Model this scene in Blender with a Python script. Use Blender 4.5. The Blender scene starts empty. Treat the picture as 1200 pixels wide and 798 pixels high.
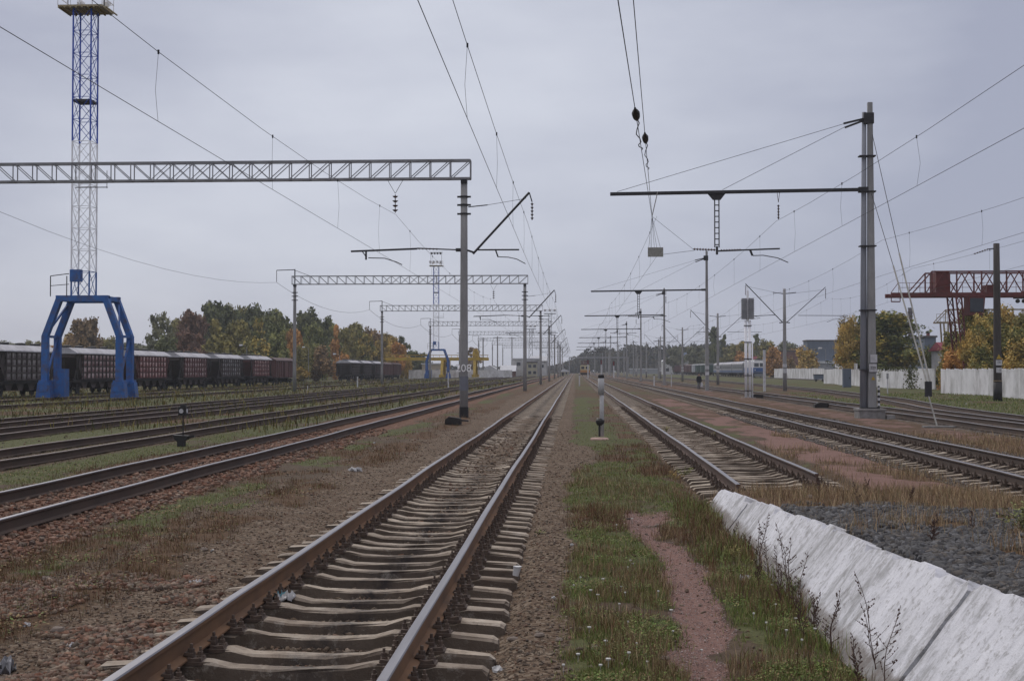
import bpy, math, random
import numpy as np
from mathutils import Vector, Matrix
R = math.radians
rng = np.random.default_rng(7)
random.seed(7)
scene = bpy.context.scene
COL = scene.collection

# ------------------------------------------------------------------ camera
HAZE = 0.00025
F = 1480.0                       # focal length in photo pixels (photo 1200 wide)
CAMZ = 2.0
cam_d = bpy.data.cameras.new('camera')
cam = bpy.data.objects.new('camera', cam_d)
COL.objects.link(cam)
cam_d.sensor_width = 36.0
cam_d.lens = 36.0 * F / 1200.0
cam_d.clip_start = 0.05
cam_d.clip_end = 6000.0
cam.location = (0, 0, CAMZ)
cam.rotation_euler = (R(90 + 1.354), 0, R(2.862))
scene.camera = cam

# ------------------------------------------------------------------ light
scene.view_settings.view_transform = 'Standard'
scene.view_settings.look = 'None'
scene.view_settings.exposure = 0.0
scene.view_settings.gamma = 1.0
scene.view_settings.use_curve_mapping = False
SUN_EL, SUN_AZ = R(38), R(-35)
world = bpy.data.worlds.new('World')
scene.world = world
world.use_nodes = True
wt = world.node_tree
wt.nodes.clear()
wo = wt.nodes.new('ShaderNodeOutputWorld')
bg = wt.nodes.new('ShaderNodeBackground')
scene.cycles.volume_bounces = 3
sky = wt.nodes.new('ShaderNodeTexSky')
sky.sky_type = 'NISHITA'
sky.sun_disc = False
sky.sun_elevation = SUN_EL
sky.sun_rotation = SUN_AZ
tc = wt.nodes.new('ShaderNodeTexCoord')
mp = wt.nodes.new('ShaderNodeMapping')
mp.inputs['Scale'].default_value = (1.0, 1.0, 3.2)
n1 = wt.nodes.new('ShaderNodeTexNoise')
n1.inputs['Scale'].default_value = 2.2
n1.inputs['Detail'].default_value = 5
n1.inputs['Roughness'].default_value = 0.55
rp = wt.nodes.new('ShaderNodeValToRGB')
rp.color_ramp.elements[0].position = 0.16
rp.color_ramp.elements[0].color = (3.8, 4.02, 5.1, 1)
rp.color_ramp.elements[1].position = 0.68
rp.color_ramp.elements[1].color = (6.65, 6.9, 7.75, 1)
mx = wt.nodes.new('ShaderNodeMixRGB')
mx.inputs['Fac'].default_value = 0.94
wt.links.new(tc.outputs['Generated'], mp.inputs['Vector'])
wt.links.new(mp.outputs['Vector'], n1.inputs['Vector'])
sx = wt.nodes.new('ShaderNodeSeparateXYZ'); wt.links.new(tc.outputs['Generated'], sx.inputs[0])
mq = wt.nodes.new('ShaderNodeMath'); mq.operation = 'ADD'; mq.inputs[1].default_value = 0.13
wt.links.new(sx.outputs[0], mq.inputs[0])
mp2 = wt.nodes.new('ShaderNodeMath'); mp2.operation = 'MULTIPLY'
wt.links.new(mq.outputs[0], mp2.inputs[0]); wt.links.new(mq.outputs[0], mp2.inputs[1])
ma = wt.nodes.new('ShaderNodeMath'); ma.operation = 'MULTIPLY_ADD'; ma.inputs[1].default_value = -2.3
wt.links.new(mp2.outputs[0], ma.inputs[0]); wt.links.new(n1.outputs['Fac'], ma.inputs[2])
wt.links.new(ma.outputs[0], rp.inputs['Fac'])
wt.links.new(sky.outputs['Color'], mx.inputs['Color1'])
wt.links.new(rp.outputs['Color'], mx.inputs['Color2'])
zr = wt.nodes.new('ShaderNodeValToRGB')
zr.color_ramp.elements[0].position = 0.34; zr.color_ramp.elements[0].color = (1, 1, 1, 1)
zr.color_ramp.elements[1].position = 0.85; zr.color_ramp.elements[1].color = (2.35, 2.15, 1.85, 1)
wt.links.new(sx.outputs[2], zr.inputs['Fac'])
mz = wt.nodes.new('ShaderNodeMixRGB'); mz.blend_type = 'MULTIPLY'; mz.inputs['Fac'].default_value = 1.0
wt.links.new(mx.outputs['Color'], mz.inputs['Color1']); wt.links.new(zr.outputs['Color'], mz.inputs['Color2'])
wt.links.new(mz.outputs['Color'], bg.inputs['Color'])
bg.inputs['Strength'].default_value = 0.1
wt.links.new(bg.outputs['Background'], wo.inputs['Surface'])
sd = bpy.data.lights.new('sun', 'SUN')
sd.energy = 1.15
sd.angle = R(25)
sd.color = (1.0, 0.95, 0.87)
sun = bpy.data.objects.new('sun', sd)
COL.objects.link(sun)
sun.rotation_euler = (R(90) - SUN_EL, 0, -SUN_AZ + R(180))

# ------------------------------------------------------------------ helpers
VPX, VPY = 674.0, 434.0
def gx(px, Y):                    # lateral position of a photo column at distance Y
    return (px - VPX) / F * Y
def gz(py, Y):                    # height of a photo row at distance Y
    return CAMZ + (VPY - py) / F * Y

def tag(o, label=None, cat=None, group=None, kind=None):
    if label: o['label'] = label
    if cat: o['category'] = cat
    if group: o['group'] = group
    if kind: o['kind'] = kind
    return o
def empty(name, loc=(0, 0, 0), rz=0.0, label=None, cat=None, group=None):
    o = bpy.data.objects.new(name, None)
    COL.objects.link(o)
    o.location = loc
    o.rotation_euler = (0, 0, rz)
    o.empty_display_size = 0.3
    return tag(o, label, cat, group)
KIDS = {}
def link(name, me, parent=None, loc=(0, 0, 0)):
    o = bpy.data.objects.new(name, me)
    COL.objects.link(o)
    o.location = loc
    if parent is not None:
        o.parent = parent
        KIDS.setdefault(parent.name, []).append(o)
    return o
def copy_tree(o, parent=None):
    c = o.copy()
    COL.objects.link(c)
    if parent is not None:
        c.parent = parent
        KIDS.setdefault(parent.name, []).append(c)
    for ch in list(KIDS.get(o.name, [])):
        copy_tree(ch, c)
    return c

class MB:
    def __init__(s):
        s.v = []; s.f = []; s.m = []; s.cur = 0
    def add(s, vs, fs):
        b = len(s.v)
        s.v.extend([tuple(p) for p in vs])
        s.f.extend([tuple(i + b for i in f) for f in fs])
        s.m.extend([s.cur] * len(fs))
        return s
    def box(s, x0, x1, y0, y1, z0, z1):
        vs = [(x0,y0,z0),(x1,y0,z0),(x1,y1,z0),(x0,y1,z0),(x0,y0,z1),(x1,y0,z1),(x1,y1,z1),(x0,y1,z1)]
        return s.add(vs, [(0,3,2,1),(4,5,6,7),(0,1,5,4),(1,2,6,5),(2,3,7,6),(3,0,4,7)])
    def bar(s, p0, p1, w, h=None, w2=None, h2=None):
        h = h or w; w2 = w2 or w; h2 = h2 or h
        p0 = Vector(p0); p1 = Vector(p1); d = (p1 - p0).normalized()
        up = Vector((0, 0, 1)) if abs(d.z) < 0.95 else Vector((0, 1, 0))
        a = d.cross(up).normalized(); b = a.cross(d).normalized()
        vs = []
        for p, ww, hh in ((p0, w, h), (p1, w2, h2)):
            for i, j in ((-1,-1),(1,-1),(1,1),(-1,1)):
                vs.append(p + a * (i * ww / 2) + b * (j * hh / 2))
        return s.add(vs, [(3,2,1,0),(4,5,6,7),(0,1,5,4),(1,2,6,5),(2,3,7,6),(3,0,4,7)])
    def tube(s, pts, r, n=8, r2=None, cap=True):
        pts = [Vector(p) for p in pts]
        k = len(pts)
        vs = []
        for i, p in enumerate(pts):
            d = (pts[min(i+1, k-1)] - pts[max(i-1, 0)]).normalized()
            up = Vector((0, 0, 1)) if abs(d.z) < 0.9 else Vector((0, 1, 0))
            a = d.cross(up).normalized(); b = a.cross(d).normalized()
            rr = r if r2 is None else r + (r2 - r) * i / max(1, k-1)
            for j in range(n):
                t = 2 * math.pi * j / n
                vs.append(p + a * (math.cos(t) * rr) + b * (math.sin(t) * rr))
        fs = []
        for i in range(k-1):
            for j in range(n):
                j2 = (j+1) % n
                fs.append((i*n+j, i*n+j2, (i+1)*n+j2, (i+1)*n+j))
        if cap:
            fs.append(tuple(range(n-1, -1, -1)))
            fs.append(tuple((k-1)*n + j for j in range(n)))
        return s.add(vs, fs)
    def prism(s, poly, axis, a0, a1):
        # poly: 2D points; axis 'x' -> (y,z), 'y' -> (x,z), 'z' -> (x,y)
        def mk(p, t):
            if axis == 'x': return (t, p[0], p[1])
            if axis == 'y': return (p[0], t, p[1])
            return (p[0], p[1], t)
        n = len(poly)
        vs = [mk(p, a0) for p in poly] + [mk(p, a1) for p in poly]
        fs = [tuple(range(n-1, -1, -1)), tuple(range(n, 2*n))]
        for i in range(n):
            j = (i+1) % n
            fs.append((i, j, n+j, n+i))
        return s.add(vs, fs)
    def lathe(s, prof, c=(0, 0, 0), n=12):
        vs = []
        for r, z in prof:
            for j in range(n):
                t = 2 * math.pi * j / n
                vs.append((c[0] + r*math.cos(t), c[1] + r*math.sin(t), c[2] + z))
        fs = []
        for i in range(len(prof)-1):
            for j in range(n):
                j2 = (j+1) % n
                fs.append((i*n+j, i*n+j2, (i+1)*n+j2, (i+1)*n+j))
        fs.append(tuple(range(n-1, -1, -1)))
        fs.append(tuple((len(prof)-1)*n + j for j in range(n)))
        return s.add(vs, fs)
    def mesh(s, name, mats, smooth=False):
        me = bpy.data.meshes.new(name)
        me.from_pydata(s.v, [], s.f)
        if not isinstance(mats, (list, tuple)): mats = [mats]
        for m in mats: me.materials.append(m)
        if len(mats) > 1:
            me.polygons.foreach_set('material_index', s.m)
        if smooth:
            me.polygons.foreach_set('use_smooth', [True]*len(me.polygons))
        me.update()
        # make normals consistent
        import bmesh
        bm = bmesh.new(); bm.from_mesh(me)
        bmesh.ops.recalc_face_normals(bm, faces=bm.faces)
        bm.to_mesh(me); bm.free()
        return me
    def obj(s, name, mats, parent=None, smooth=False, loc=(0, 0, 0)):
        return link(name, s.mesh(name, mats, smooth), parent, loc)

def np_mesh(name, V, Fc, mats, uvcol=None):
    """V (n,3), Fc (m,k) all the same face size"""
    me = bpy.data.meshes.new(name)
    n, m, k = len(V), len(Fc), Fc.shape[1]
    me.vertices.add(n)
    me.vertices.foreach_set('co', np.ascontiguousarray(V, dtype=np.float32).ravel())
    me.loops.add(m*k)
    me.loops.foreach_set('vertex_index', np.ascontiguousarray(Fc, dtype=np.int32).ravel())
    me.polygons.add(m)
    me.polygons.foreach_set('loop_start', np.arange(0, m*k, k, dtype=np.int32))
    me.polygons.foreach_set('loop_total', np.full(m, k, dtype=np.int32))
    if not isinstance(mats, (list, tuple)): mats = [mats]
    for q in mats: me.materials.append(q)
    me.update(calc_edges=True)
    if uvcol is not None:
        for nm, arr in uvcol.items():
            a = me.color_attributes.new(nm, 'FLOAT_COLOR', 'POINT')
            a.data.foreach_set('color', np.ascontiguousarray(arr, dtype=np.float32).ravel())
    return me

# ------------------------------------------------------------------ noise (numpy)
def _hash(ix, iy, seed):
    h = (ix.astype(np.int64) * 374761393 + iy.astype(np.int64) * 668265263 + seed * 974634777) & 0xffffffff
    h = ((h ^ (h >> 13)) * 1274126177) & 0xffffffff
    h = h ^ (h >> 16)
    return (h & 0xffff) / 65535.0
def vn(x, y, sc, seed=0):
    x = np.asarray(x, float) / sc; y = np.asarray(y, float) / sc
    ix = np.floor(x); iy = np.floor(y); fx = x-ix; fy = y-iy
    fx = fx*fx*(3-2*fx); fy = fy*fy*(3-2*fy)
    a = _hash(ix, iy, seed); b = _hash(ix+1, iy, seed); c = _hash(ix, iy+1, seed); d = _hash(ix+1, iy+1, seed)
    return (a*(1-fx)+b*fx)*(1-fy) + (c*(1-fx)+d*fx)*fy
def fbm(x, y, sc, seed=0, o=4):
    t = 0; a = 0.5; w = 0
    for i in range(o):
        t = t + a*vn(x, y, sc, seed+i*17); w += a; a *= 0.55; sc *= 0.5
    return t/w
def sst(a, b, x):
    t = np.clip((x-a)/(b-a), 0, 1)
    return t*t*(3-2*t)
def band(x, a, b, s):
    return sst(a-s, a+s, x) * (1-sst(b-s, b+s, x))

# ------------------------------------------------------------------ materials
class NT:
    def __init__(s, name):
        s.mat = bpy.data.materials.new(name); s.mat.use_nodes = True
        s.t = s.mat.node_tree; s.b = s.t.nodes['Principled BSDF']; s.out = s.t.nodes['Material Output']
    def n(s, typ, **kw):
        nd = s.t.nodes.new(typ)
        for k, v in kw.items():
            if k in nd.inputs: nd.inputs[k].default_value = v
            else: setattr(nd, k, v)
        return nd
    def l(s, a, b): s.t.links.new(a, b)
    def ramp(s, src, stops, interp='LINEAR'):
        r = s.t.nodes.new('ShaderNodeValToRGB'); r.color_ramp.interpolation = interp
        e = r.color_ramp.elements
        while len(e) < len(stops): e.new(0.5)
        for i, (p, c) in enumerate(stops):
            e[i].position = p
            e[i].color = (c[0], c[1], c[2], 1) if hasattr(c, '__len__') else (c, c, c, 1)
        s.l(src, r.inputs['Fac'])
        return r.outputs['Color']
    def mix(s, fac, a, b, mode='MIX'):
        m = s.t.nodes.new('ShaderNodeMixRGB'); m.blend_type = mode
        for i, v in (('Fac', fac), ('Color1', a), ('Color2', b)):
            if hasattr(v, 'is_linked') or isinstance(v, bpy.types.NodeSocket): s.l(v, m.inputs[i])
            elif i == 'Fac': m.inputs[i].default_value = v
            else: m.inputs[i].default_value = (v[0], v[1], v[2], 1)
        return m.outputs['Color']
    def noise(s, vec, scale, detail=4, rough=0.6):
        nd = s.n('ShaderNodeTexNoise', Scale=scale, Detail=detail, Roughness=rough)
        s.l(vec, nd.inputs['Vector']); return nd.outputs['Fac']

def mat(name, c1, c2=None, sc=3.0, rough=0.8, metal=0.0, bump=0.0, bsc=None, dirt=None, dsc=1.0, damt=0.6, stretch=(1,1,1), world=False):
    k = NT(name)
    c2 = c2 or tuple(c*0.7 for c in c1)
    if world:
        g = k.n('ShaderNodeNewGeometry'); src = g.outputs['Position']
    else:
        g = k.n('ShaderNodeTexCoord'); src = g.outputs['Object']
    m = k.n('ShaderNodeMapping', Scale=stretch); k.l(src, m.inputs['Vector']); v = m.outputs['Vector']
    f = k.noise(v, sc, 6, 0.65)
    col = k.ramp(f, [(0.3, c2), (0.7, c1)])
    if dirt:
        f2 = k.noise(v, dsc, 5, 0.7)
        d = k.ramp(f2, [(0.45, 0.0), (0.7, damt)])
        col = k.mix(d, col, dirt)
    k.l(col, k.b.inputs['Base Color'])
    k.b.inputs['Roughness'].default_value = rough
    k.b.inputs['Metallic'].default_value = metal
    if bump:
        nb = k.noise(v, bsc or sc*6, 5, 0.7)
        bp = k.n('ShaderNodeBump', Strength=bump, Distance=0.02); k.l(nb, bp.inputs['Height'])
        k.l(bp.outputs['Normal'], k.b.inputs['Normal'])
    return k.mat

M = {}
M['pole'] = mat('concrete_pole', (.33,.325,.32), (.21,.21,.21), 2.5, .9, bump=.3, bsc=30, dirt=(.12,.115,.11), dsc=.8, damt=.5, stretch=(1,1,.25))
M['pole_dark'] = mat('dark_pole', (.075,.065,.06), (.045,.04,.038), 3, .9, stretch=(1,1,.2))
M['found'] = mat('foundation_concrete', (.33,.32,.31), (.16,.155,.15), 2.0, .95, bump=.5, bsc=20, dirt=(.09,.08,.07), dsc=1.5)
M['galv'] = mat('galvanised_steel', (.31,.315,.33), (.17,.17,.18), 1.5, .65, 0)
M['dsteel'] = mat('dark_steel', (.045,.045,.05), (.025,.024,.025), 3.0, .7, .2)
M['wire'] = mat('wire', (.035,.035,.038), (.025,.025,.028), 3.0, .6, .3)
M['blue'] = mat('blue_paint', (.030,.14,.42), (.018,.085,.28), .8, .65, bump=.25, bsc=5, dirt=(.095,.06,.045), dsc=2.2, damt=.75)
M['silver'] = mat('silver_paint', (.88,.88,.90), (.72,.73,.76), 2.0, .7, 0)
M['bluetower'] = mat('blue_tower_paint', (.04,.10,.50), (.03,.07,.34), 2.0, .55)
M['yellow'] = mat('yellow_paint', (.50,.34,.03), (.36,.24,.03), 1.5, .6, dirt=(.12,.08,.04), dsc=1.0)
M['red'] = mat('red_oxide_paint', (.15,.022,.02), (.085,.016,.015), 1.5, .7, dirt=(.05,.025,.02), dsc=.8)
M['white'] = mat('white_paint', (.62,.62,.64), (.45,.45,.47), 3.0, .7, dirt=(.2,.19,.18), dsc=2.5)
M['bright'] = mat('fresh_white_paint', (.85,.85,.85), (.78,.78,.78), 3.0, .7)
M['black'] = mat('black_paint', (.022,.021,.022), (.014,.014,.014), 5.0, .7)
M['plate'] = mat('weathered_plate', (.33,.33,.30), (.22,.22,.2), 5.0, .7, dirt=(.10,.09,.07), dsc=8)
M['glass'] = mat('dark_glass', (.03,.035,.045), (.02,.024,.03), 2.0, .12)
M['porc'] = mat('insulator_porcelain', (.09,.05,.04), (.05,.03,.025), 4, .25)
M['bark'] = mat('bark', (.09,.075,.06), (.05,.042,.035), 6, .95, bump=.4, stretch=(1,1,.2))
M['redlamp'] = mat('red_signal_head', (.30,.03,.03), (.2,.02,.02), 5, .6)
# ------------------------------------------------------------------ ground zones and height
XM, XA, XB, XC, XD, XE, XF = -1.93, -7.76, -12.25, -17.1, -20.5, -32.0, -48.0
XR1, XR2, XR3 = 3.4, 8.4, 14.4
def xR5(Y): return np.interp(Y, [20, 47, 62, 81, 120, 170, 400], [16.7, 16.9, 17.7, 20.2, 23.0, 24.2, 24.5])

def wall_top(Y):                      # top of the slanting slabs above z=0
    return np.clip(0.27 + (18.9 - Y) * 0.041, 0.0, 0.78)

def height(X, Y):
    X = np.asarray(X, float); Y = np.asarray(Y, float)
    h = (fbm(X, Y, 1.6, 3) - 0.5) * 0.07 + (fbm(X, Y, 0.3, 9, 3) - 0.5) * 0.03
    far = sst(30, 90, Y)
    h = h + (fbm(X, Y, 9, 5) - 0.5) * 0.22 * sst(20, 60, Y)
    flat = np.zeros_like(h)
    def bed(c, hw, z, h, soft=0.25):
        m = band(X, c-hw, c+hw, soft)
        return h*(1-m) + (z + (fbm(X, Y, 0.25, 31, 3)-0.5)*0.035)*m
    mm = sst(-3.5, -2.75, X)*(1-sst(-.62, -.36, X))
    h = h*(1-mm) + mm*(-0.122 + 0.078*sst(10, 28, Y) + (fbm(X*0.3, Y, 2.2, 77)-0.5)*0.05*sst(9, 16, Y) + (fbm(X, Y, .25, 31, 3)-.5)*.035)
    h = h - .035*band(X, -4.3, -3.3, .4)*(1-mm) - .03*band(X, -.6, 0, .2)*(1-mm)
    h = bed(XR1, 1.5, -0.10 + .05*sst(26, 34, Y), h)
    h = bed(XR2, 1.7, -0.065, h)
    h = bed(XA, 1.5, -0.005, h)
    for c in (XB, XC, XD): h = bed(c, 1.3, 0.0, h)
    h = bed(XR3, 1.6, -0.03, h)
    m5 = band(X - xR5(Y), -1.5, 1.5, 0.3)
    h = h*(1-m5) - 0.01*m5
    # trodden path, slightly sunk
    h = h - 0.04*band(X, 0.82, 1.15, 0.12)*(1-sst(17, 21, Y))
    # raised ground behind the slanting slabs
    up = wall_top(Y) - 0.05 + (fbm(X, Y, 0.6, 12)-0.5)*0.10
    mr = sst(2.05, 2.3, X - 0.75*wall_top(Y)*0.55) * (1-sst(5.2, 6.6, X)) * (1-sst(18.3, 20.2, Y))
    h = h*(1-mr) + up*mr
    h = h - .45*sst(-38, -44, X)
    return h

def zones(X, Y):
    """weights: green, dry, pink, dark stones, red ballast, rough bed"""
    X = np.asarray(X, float); Y = np.asarray(Y, float)
    nA = fbm(X, Y, 2.6, 101); nB = fbm(X, Y, 0.9, 131); nC = fbm(X, Y*0.5, 5.0, 151); nD = fbm(X, Y, 0.35, 171, 3)
    g = np.zeros_like(nA); d = g.copy(); p = g.copy(); k = g.copy(); r = g.copy(); b = g.copy()
    def put(t, m):
        m = np.clip(m, 0, 1)
        for q in (g, d, p, k, r, b): q *= (1-m)
        t += m
    n = nA*0.5 + nB*0.35 + nD*0.15
    # generic ground: dry weeds with green patches, greener away from the near tracks
    put(d, sst(.40, .55, n + 0.06) * 0.85)
    put(g, sst(.46, .60, fbm(X, Y, 3.4, 211)*0.6 + nB*0.25 + nD*.15 + 0.05*sst(-9, -14, X) + .02))
    # far left: yellowish rough grass
    mL = sst(-9.3, -10.2, X)
    put(g, mL * sst(.36, .52, n+.04) * .8)
    put(d, mL * sst(.50, .62, fbm(X, Y, 4.4, 223)*.7 + nD*.3) * .8)
    # left shoulder of the main track: brown gravel
    put(b, band(X, -4.6 + (nA-.5)*.8, XM, .25)*.9)
    put(d, band(X, -5.4 + (nA-.5), -4.2 + (nB-.5), .3) * sst(.42, .55, n+.03)*.75)
    # grey gravel trail
    put(b, band(X, -5.35+(nA-.5)*1.2, -4.95+(nA-.5)*1.2, .15) * sst(.38, .5, nB) * .6)
    # red ballast of track A, spilling right
    put(r, band(X, -9.1 + (nB-.5)*.7, -6.05 + (nB-.5)*1.0, .35)*(.85 + .15*nD))
    put(b, band(X, XB-1.2, XB+1.2, .3)*.55)
    put(b, band(X, XC-1.1, XC+1.1, .3)*.5)
    put(b, band(X, XD-1.1, XD+1.1, .3)*.5)
    # right of the main track
    put(b, band(X, XM, -0.02 + (nB-.5)*.5 + .5*band(Y, 26, 34, 2), .2)*.95)
    mg = band(X, -.05 + (nB-.5)*.6 + (nA-.5)*.9*sst(14, 22, Y), .84 + (nB-.5)*.4 + (nA-.5)*1.6*sst(17, 24, Y), .12)
    put(g, mg * sst(.36, .50, n + .08*(1-sst(14, 17, Y)) + .04 - .25*band(Y, 15.5, 18.5, .9) - .3*band(Y, 26.5, 34, 1.5)) * (1-sst(70, 110, Y)))
    put(d, mg * band(Y, 15.8, 18.3, .8) * sst(.3, .5, nB))
    mg2 = band(X, 1.25, 2.3, .12)*(1-sst(40, 50, Y))
    put(g, mg2 * sst(.38, .52, nB*.6+nD*.4 + .04)); put(d, mg2 * sst(.47, .58, nA*.4 + nB*.6))
    put(p, band(X, .76 + .12*np.sin(Y*.55+1) + (nB-.5)*.35, 1.14 + .12*np.sin(Y*.55+1) + (nB-.5)*.4 + .25*sst(15.5, 18, Y), .10)*(1-sst(17.0, 19.5, Y))*sst(.22, .42, nD*.5+nB*.5) )
    # between R1 and R2
    put(b, band(X, XR1-1.5, XR1+1.45, .2)*(.8))
    
    mp = band(X, 5.0, 7.2, .3)
    put(p, .8*mp*sst(.36, .5, nC*.6+nB*.4+.05)*sst(19.5, 22, Y)*(1-sst(60, 120, Y)*.5)); put(d, mp*sst(.52, .62, nA*.5+nB*.5)*.8)
    put(b, band(X, 6.9, 9.9, .3)*.85)
    # behind the slabs
    mr = sst(2.0, 2.35, X)*(1-sst(6.2, 7.2, X))*(1-sst(20, 21.5, Y))
    put(d, mr)
    put(k, sst(2.2, 2.5, X)*(1-sst(6.4, 7.2, X))*(1-sst(13.2 + (nA-.5)*5, 15.6 + (nA-.5)*5, Y)) * sst(.30, .40, nB))
    # right of R2
    m = band(X, 10.0, 12.9, .4)
    put(d, m*.7); put(p, band(X, 10.9 + (nA-.5)*1.5, 12.8+(nA-.5), .3)*sst(.35, .5, nB)*.6)
    put(b, band(X, XR3-1.6, XR3+1.6, .3)*.8); put(b, band(X-xR5(Y), -1.5, 1.5, .3)*.7)
    put(g, sst(0.6, 1.6, X-xR5(Y)-1.2) * sst(.22, .36, n+.02)*.95)
    put(d, sst(2, 6, X-xR5(Y)) * sst(.56, .66, nA) * .7)
    put(g, band(X, 15.9, xR5(Y)-1.4, .2)*sst(90, 75, Y)*sst(60, 64, Y)*.7)
    return g, d, p, k, r, b

def ground_material():
    k = NT('yard_ground')
    geo = k.n('ShaderNodeNewGeometry'); P = geo.outputs['Position']
    A = k.n('ShaderNodeAttribute', attribute_name='za'); B = k.n('ShaderNodeAttribute', attribute_name='zb')
    sa = k.n('ShaderNodeSeparateColor'); k.l(A.outputs['Color'], sa.inputs['Color'])
    sb = k.n('ShaderNodeSeparateColor'); k.l(B.outputs['Color'], sb.inputs['Color'])
    aal = A.outputs['Alpha']
    nf = k.noise(P, 7.0, 6, .7); nm = k.noise(P, 1.3, 6, .65); nt = k.noise(P, 42.0, 5, .7)
    v = k.n('ShaderNodeTexVoronoi', Scale=28.0); k.l(P, v.inputs['Vector'])
    sv = k.n('ShaderNodeSeparateColor'); k.l(v.outputs['Color'], sv.inputs['Color'])
    v2 = k.n('ShaderNodeTexVoronoi', Scale=13.0); k.l(P, v2.inputs['Vector'])
    sv2 = k.n('ShaderNodeSeparateColor'); k.l(v2.outputs['Color'], sv2.inputs['Color'])
    gravel = k.ramp(sv.outputs[0], [(0, (0.0373,0.0247,0.0165)), (.35, (0.0954,0.0618,0.0394)), (.7, (0.1347,0.0966,0.0647)), (1, (0.2186,0.1753,0.1313))])
    gravel = k.mix(k.ramp(nm, [(.4, 0.0), (.7, .6)]), gravel, (0.0689,0.0406,0.0231))
    red = k.ramp(sv2.outputs[0], [(0, (0.0557,0.0268,0.0169)), (.5, (0.1360,0.0657,0.0393)), (1, (0.2112,0.1318,0.0904))])
    red = k.mix(k.ramp(nf, [(.4, 0.0), (.75, .7)]), red, (0.0768,0.0356,0.0222))
    dark = k.ramp(sv2.outputs[1], [(0, (0.0218,0.0223,0.0255)), (.5, (0.0562,0.0570,0.0637)), (1, (0.1000,0.1025,0.1120))])
    pink = k.ramp(nt, [(.2, (.125,.070,.058)), (.6, (.195,.115,.095)), (.9, (.29,.205,.175))])
    pink = k.mix(k.ramp(nm, [(.45, 0.0), (.7, .45)]), pink, (0.0890,0.0515,0.0373))
    green = k.ramp(nf, [(.25, (.060,.062,.026)), (.55, (.095,.105,.036)), (.85, (.15,.15,.06))])
    green = k.mix(k.ramp(nt, [(.35, .6), (.65, 0.0)]), green, (0.0336,0.0267,0.0146))
    dry = k.ramp(nf, [(.25, (0.0587,0.0337,0.0189)), (.5, (0.1072,0.0615,0.0323)), (.85, (0.1634,0.1128,0.0611))])
    dry = k.mix(k.ramp(nt, [(.35, .6), (.65, 0.0)]), dry, (0.0412,0.0245,0.0156))
    base = k.mix(k.ramp(nf, [(.35, 0.0), (.65, 1.0)]), (0.0576,0.0384,0.0256), (0.0910,0.0655,0.0429))
    # ragged edges: perturb weights with fine noise
    def w(s):
        a = k.n('ShaderNodeMath', operation='MULTIPLY_ADD'); k.l(nf, a.inputs[0]); a.inputs[1].default_value = .9; a.inputs[2].default_value = -.45
        b = k.n('ShaderNodeMath', operation='ADD'); k.l(a.outputs[0], b.inputs[0]); k.l(s, b.inputs[1])
        return k.ramp(b.outputs[0], [(.38, 0.0), (.62, 1.0)])
    c = k.mix(w(sb.outputs[1]), base, gravel)
    c = k.mix(w(sb.outputs[0]), c, red)
    c = k.mix(w(aal), c, dark)
    c = k.mix(w(sa.outputs[2]), c, pink)
    c = k.mix(w(sa.outputs[1]), c, dry)
    c = k.mix(w(sa.outputs[0]), c, green)
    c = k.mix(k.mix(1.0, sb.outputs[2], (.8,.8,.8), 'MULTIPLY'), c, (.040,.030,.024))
    k.l(c, k.b.inputs['Base Color'])
    k.b.inputs['Roughness'].default_value = .95
    k.b.inputs['Specular IOR Level'].default_value = .2
    h = k.mix(.5, v.outputs['Distance'], nt)
    h2 = k.mix(.5, h, nf)
    bp = k.n('ShaderNodeBump', Strength=.9, Distance=.03); k.l(h2, bp.inputs['Height'])
    k.l(bp.outputs['Normal'], k.b.inputs['Normal'])
    return k.mat

def ladder(a, b, f):
    out = [a]
    while out[-1] < b: out.append(out[-1] + f(out[-1]))
    return np.array(out)
ys = np.concatenate([np.linspace(-60, 4, 40)[:-1], ladder(4, 2600, lambda t: max(.055, .0072*t))])
xp = ladder(6, 1700, lambda t: max(.07, .020*t))
xn = ladder(6, 1700, lambda t: max(.07, .020*t))
xs = np.concatenate([-xn[::-1], np.arange(-5.93, 5.95, .065), xp])
GX, GY = np.meshgrid(xs, ys)
GH = height(GX, GY)
nr, nc = GX.shape
V = np.stack([GX.ravel(), GY.ravel(), GH.ravel()], 1)
i0 = (np.arange(nr-1)[:, None]*nc + np.arange(nc-1)[None, :]).ravel()
FC = np.stack([i0, i0+1, i0+nc+1, i0+nc], 1)
zg = [q.ravel() for q in zones(GX, GY)]
za = np.stack([zg[0], zg[1], zg[2], zg[3]], 1)
gxr, gyr = GX.ravel(), GY.ravel()
soil_shade = np.clip(band(gxr, XM-1.05, XM+1.0, .15)*(1-sst(14, 34, gyr))*.6 + band(gxr, XR1-1.0, XR1+1.0, .2)*band(gyr, 30, 62, 5)*.6, 0, 1)  # oily soiled ballast, with the shade between main sleepers painted in
zb = np.stack([zg[4], zg[5], soil_shade, np.ones_like(zg[0])], 1)
M['ground'] = ground_material()
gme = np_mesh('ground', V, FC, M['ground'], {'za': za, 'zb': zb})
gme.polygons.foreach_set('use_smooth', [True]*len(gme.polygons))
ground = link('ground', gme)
tag(ground, kind='structure')

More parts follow.
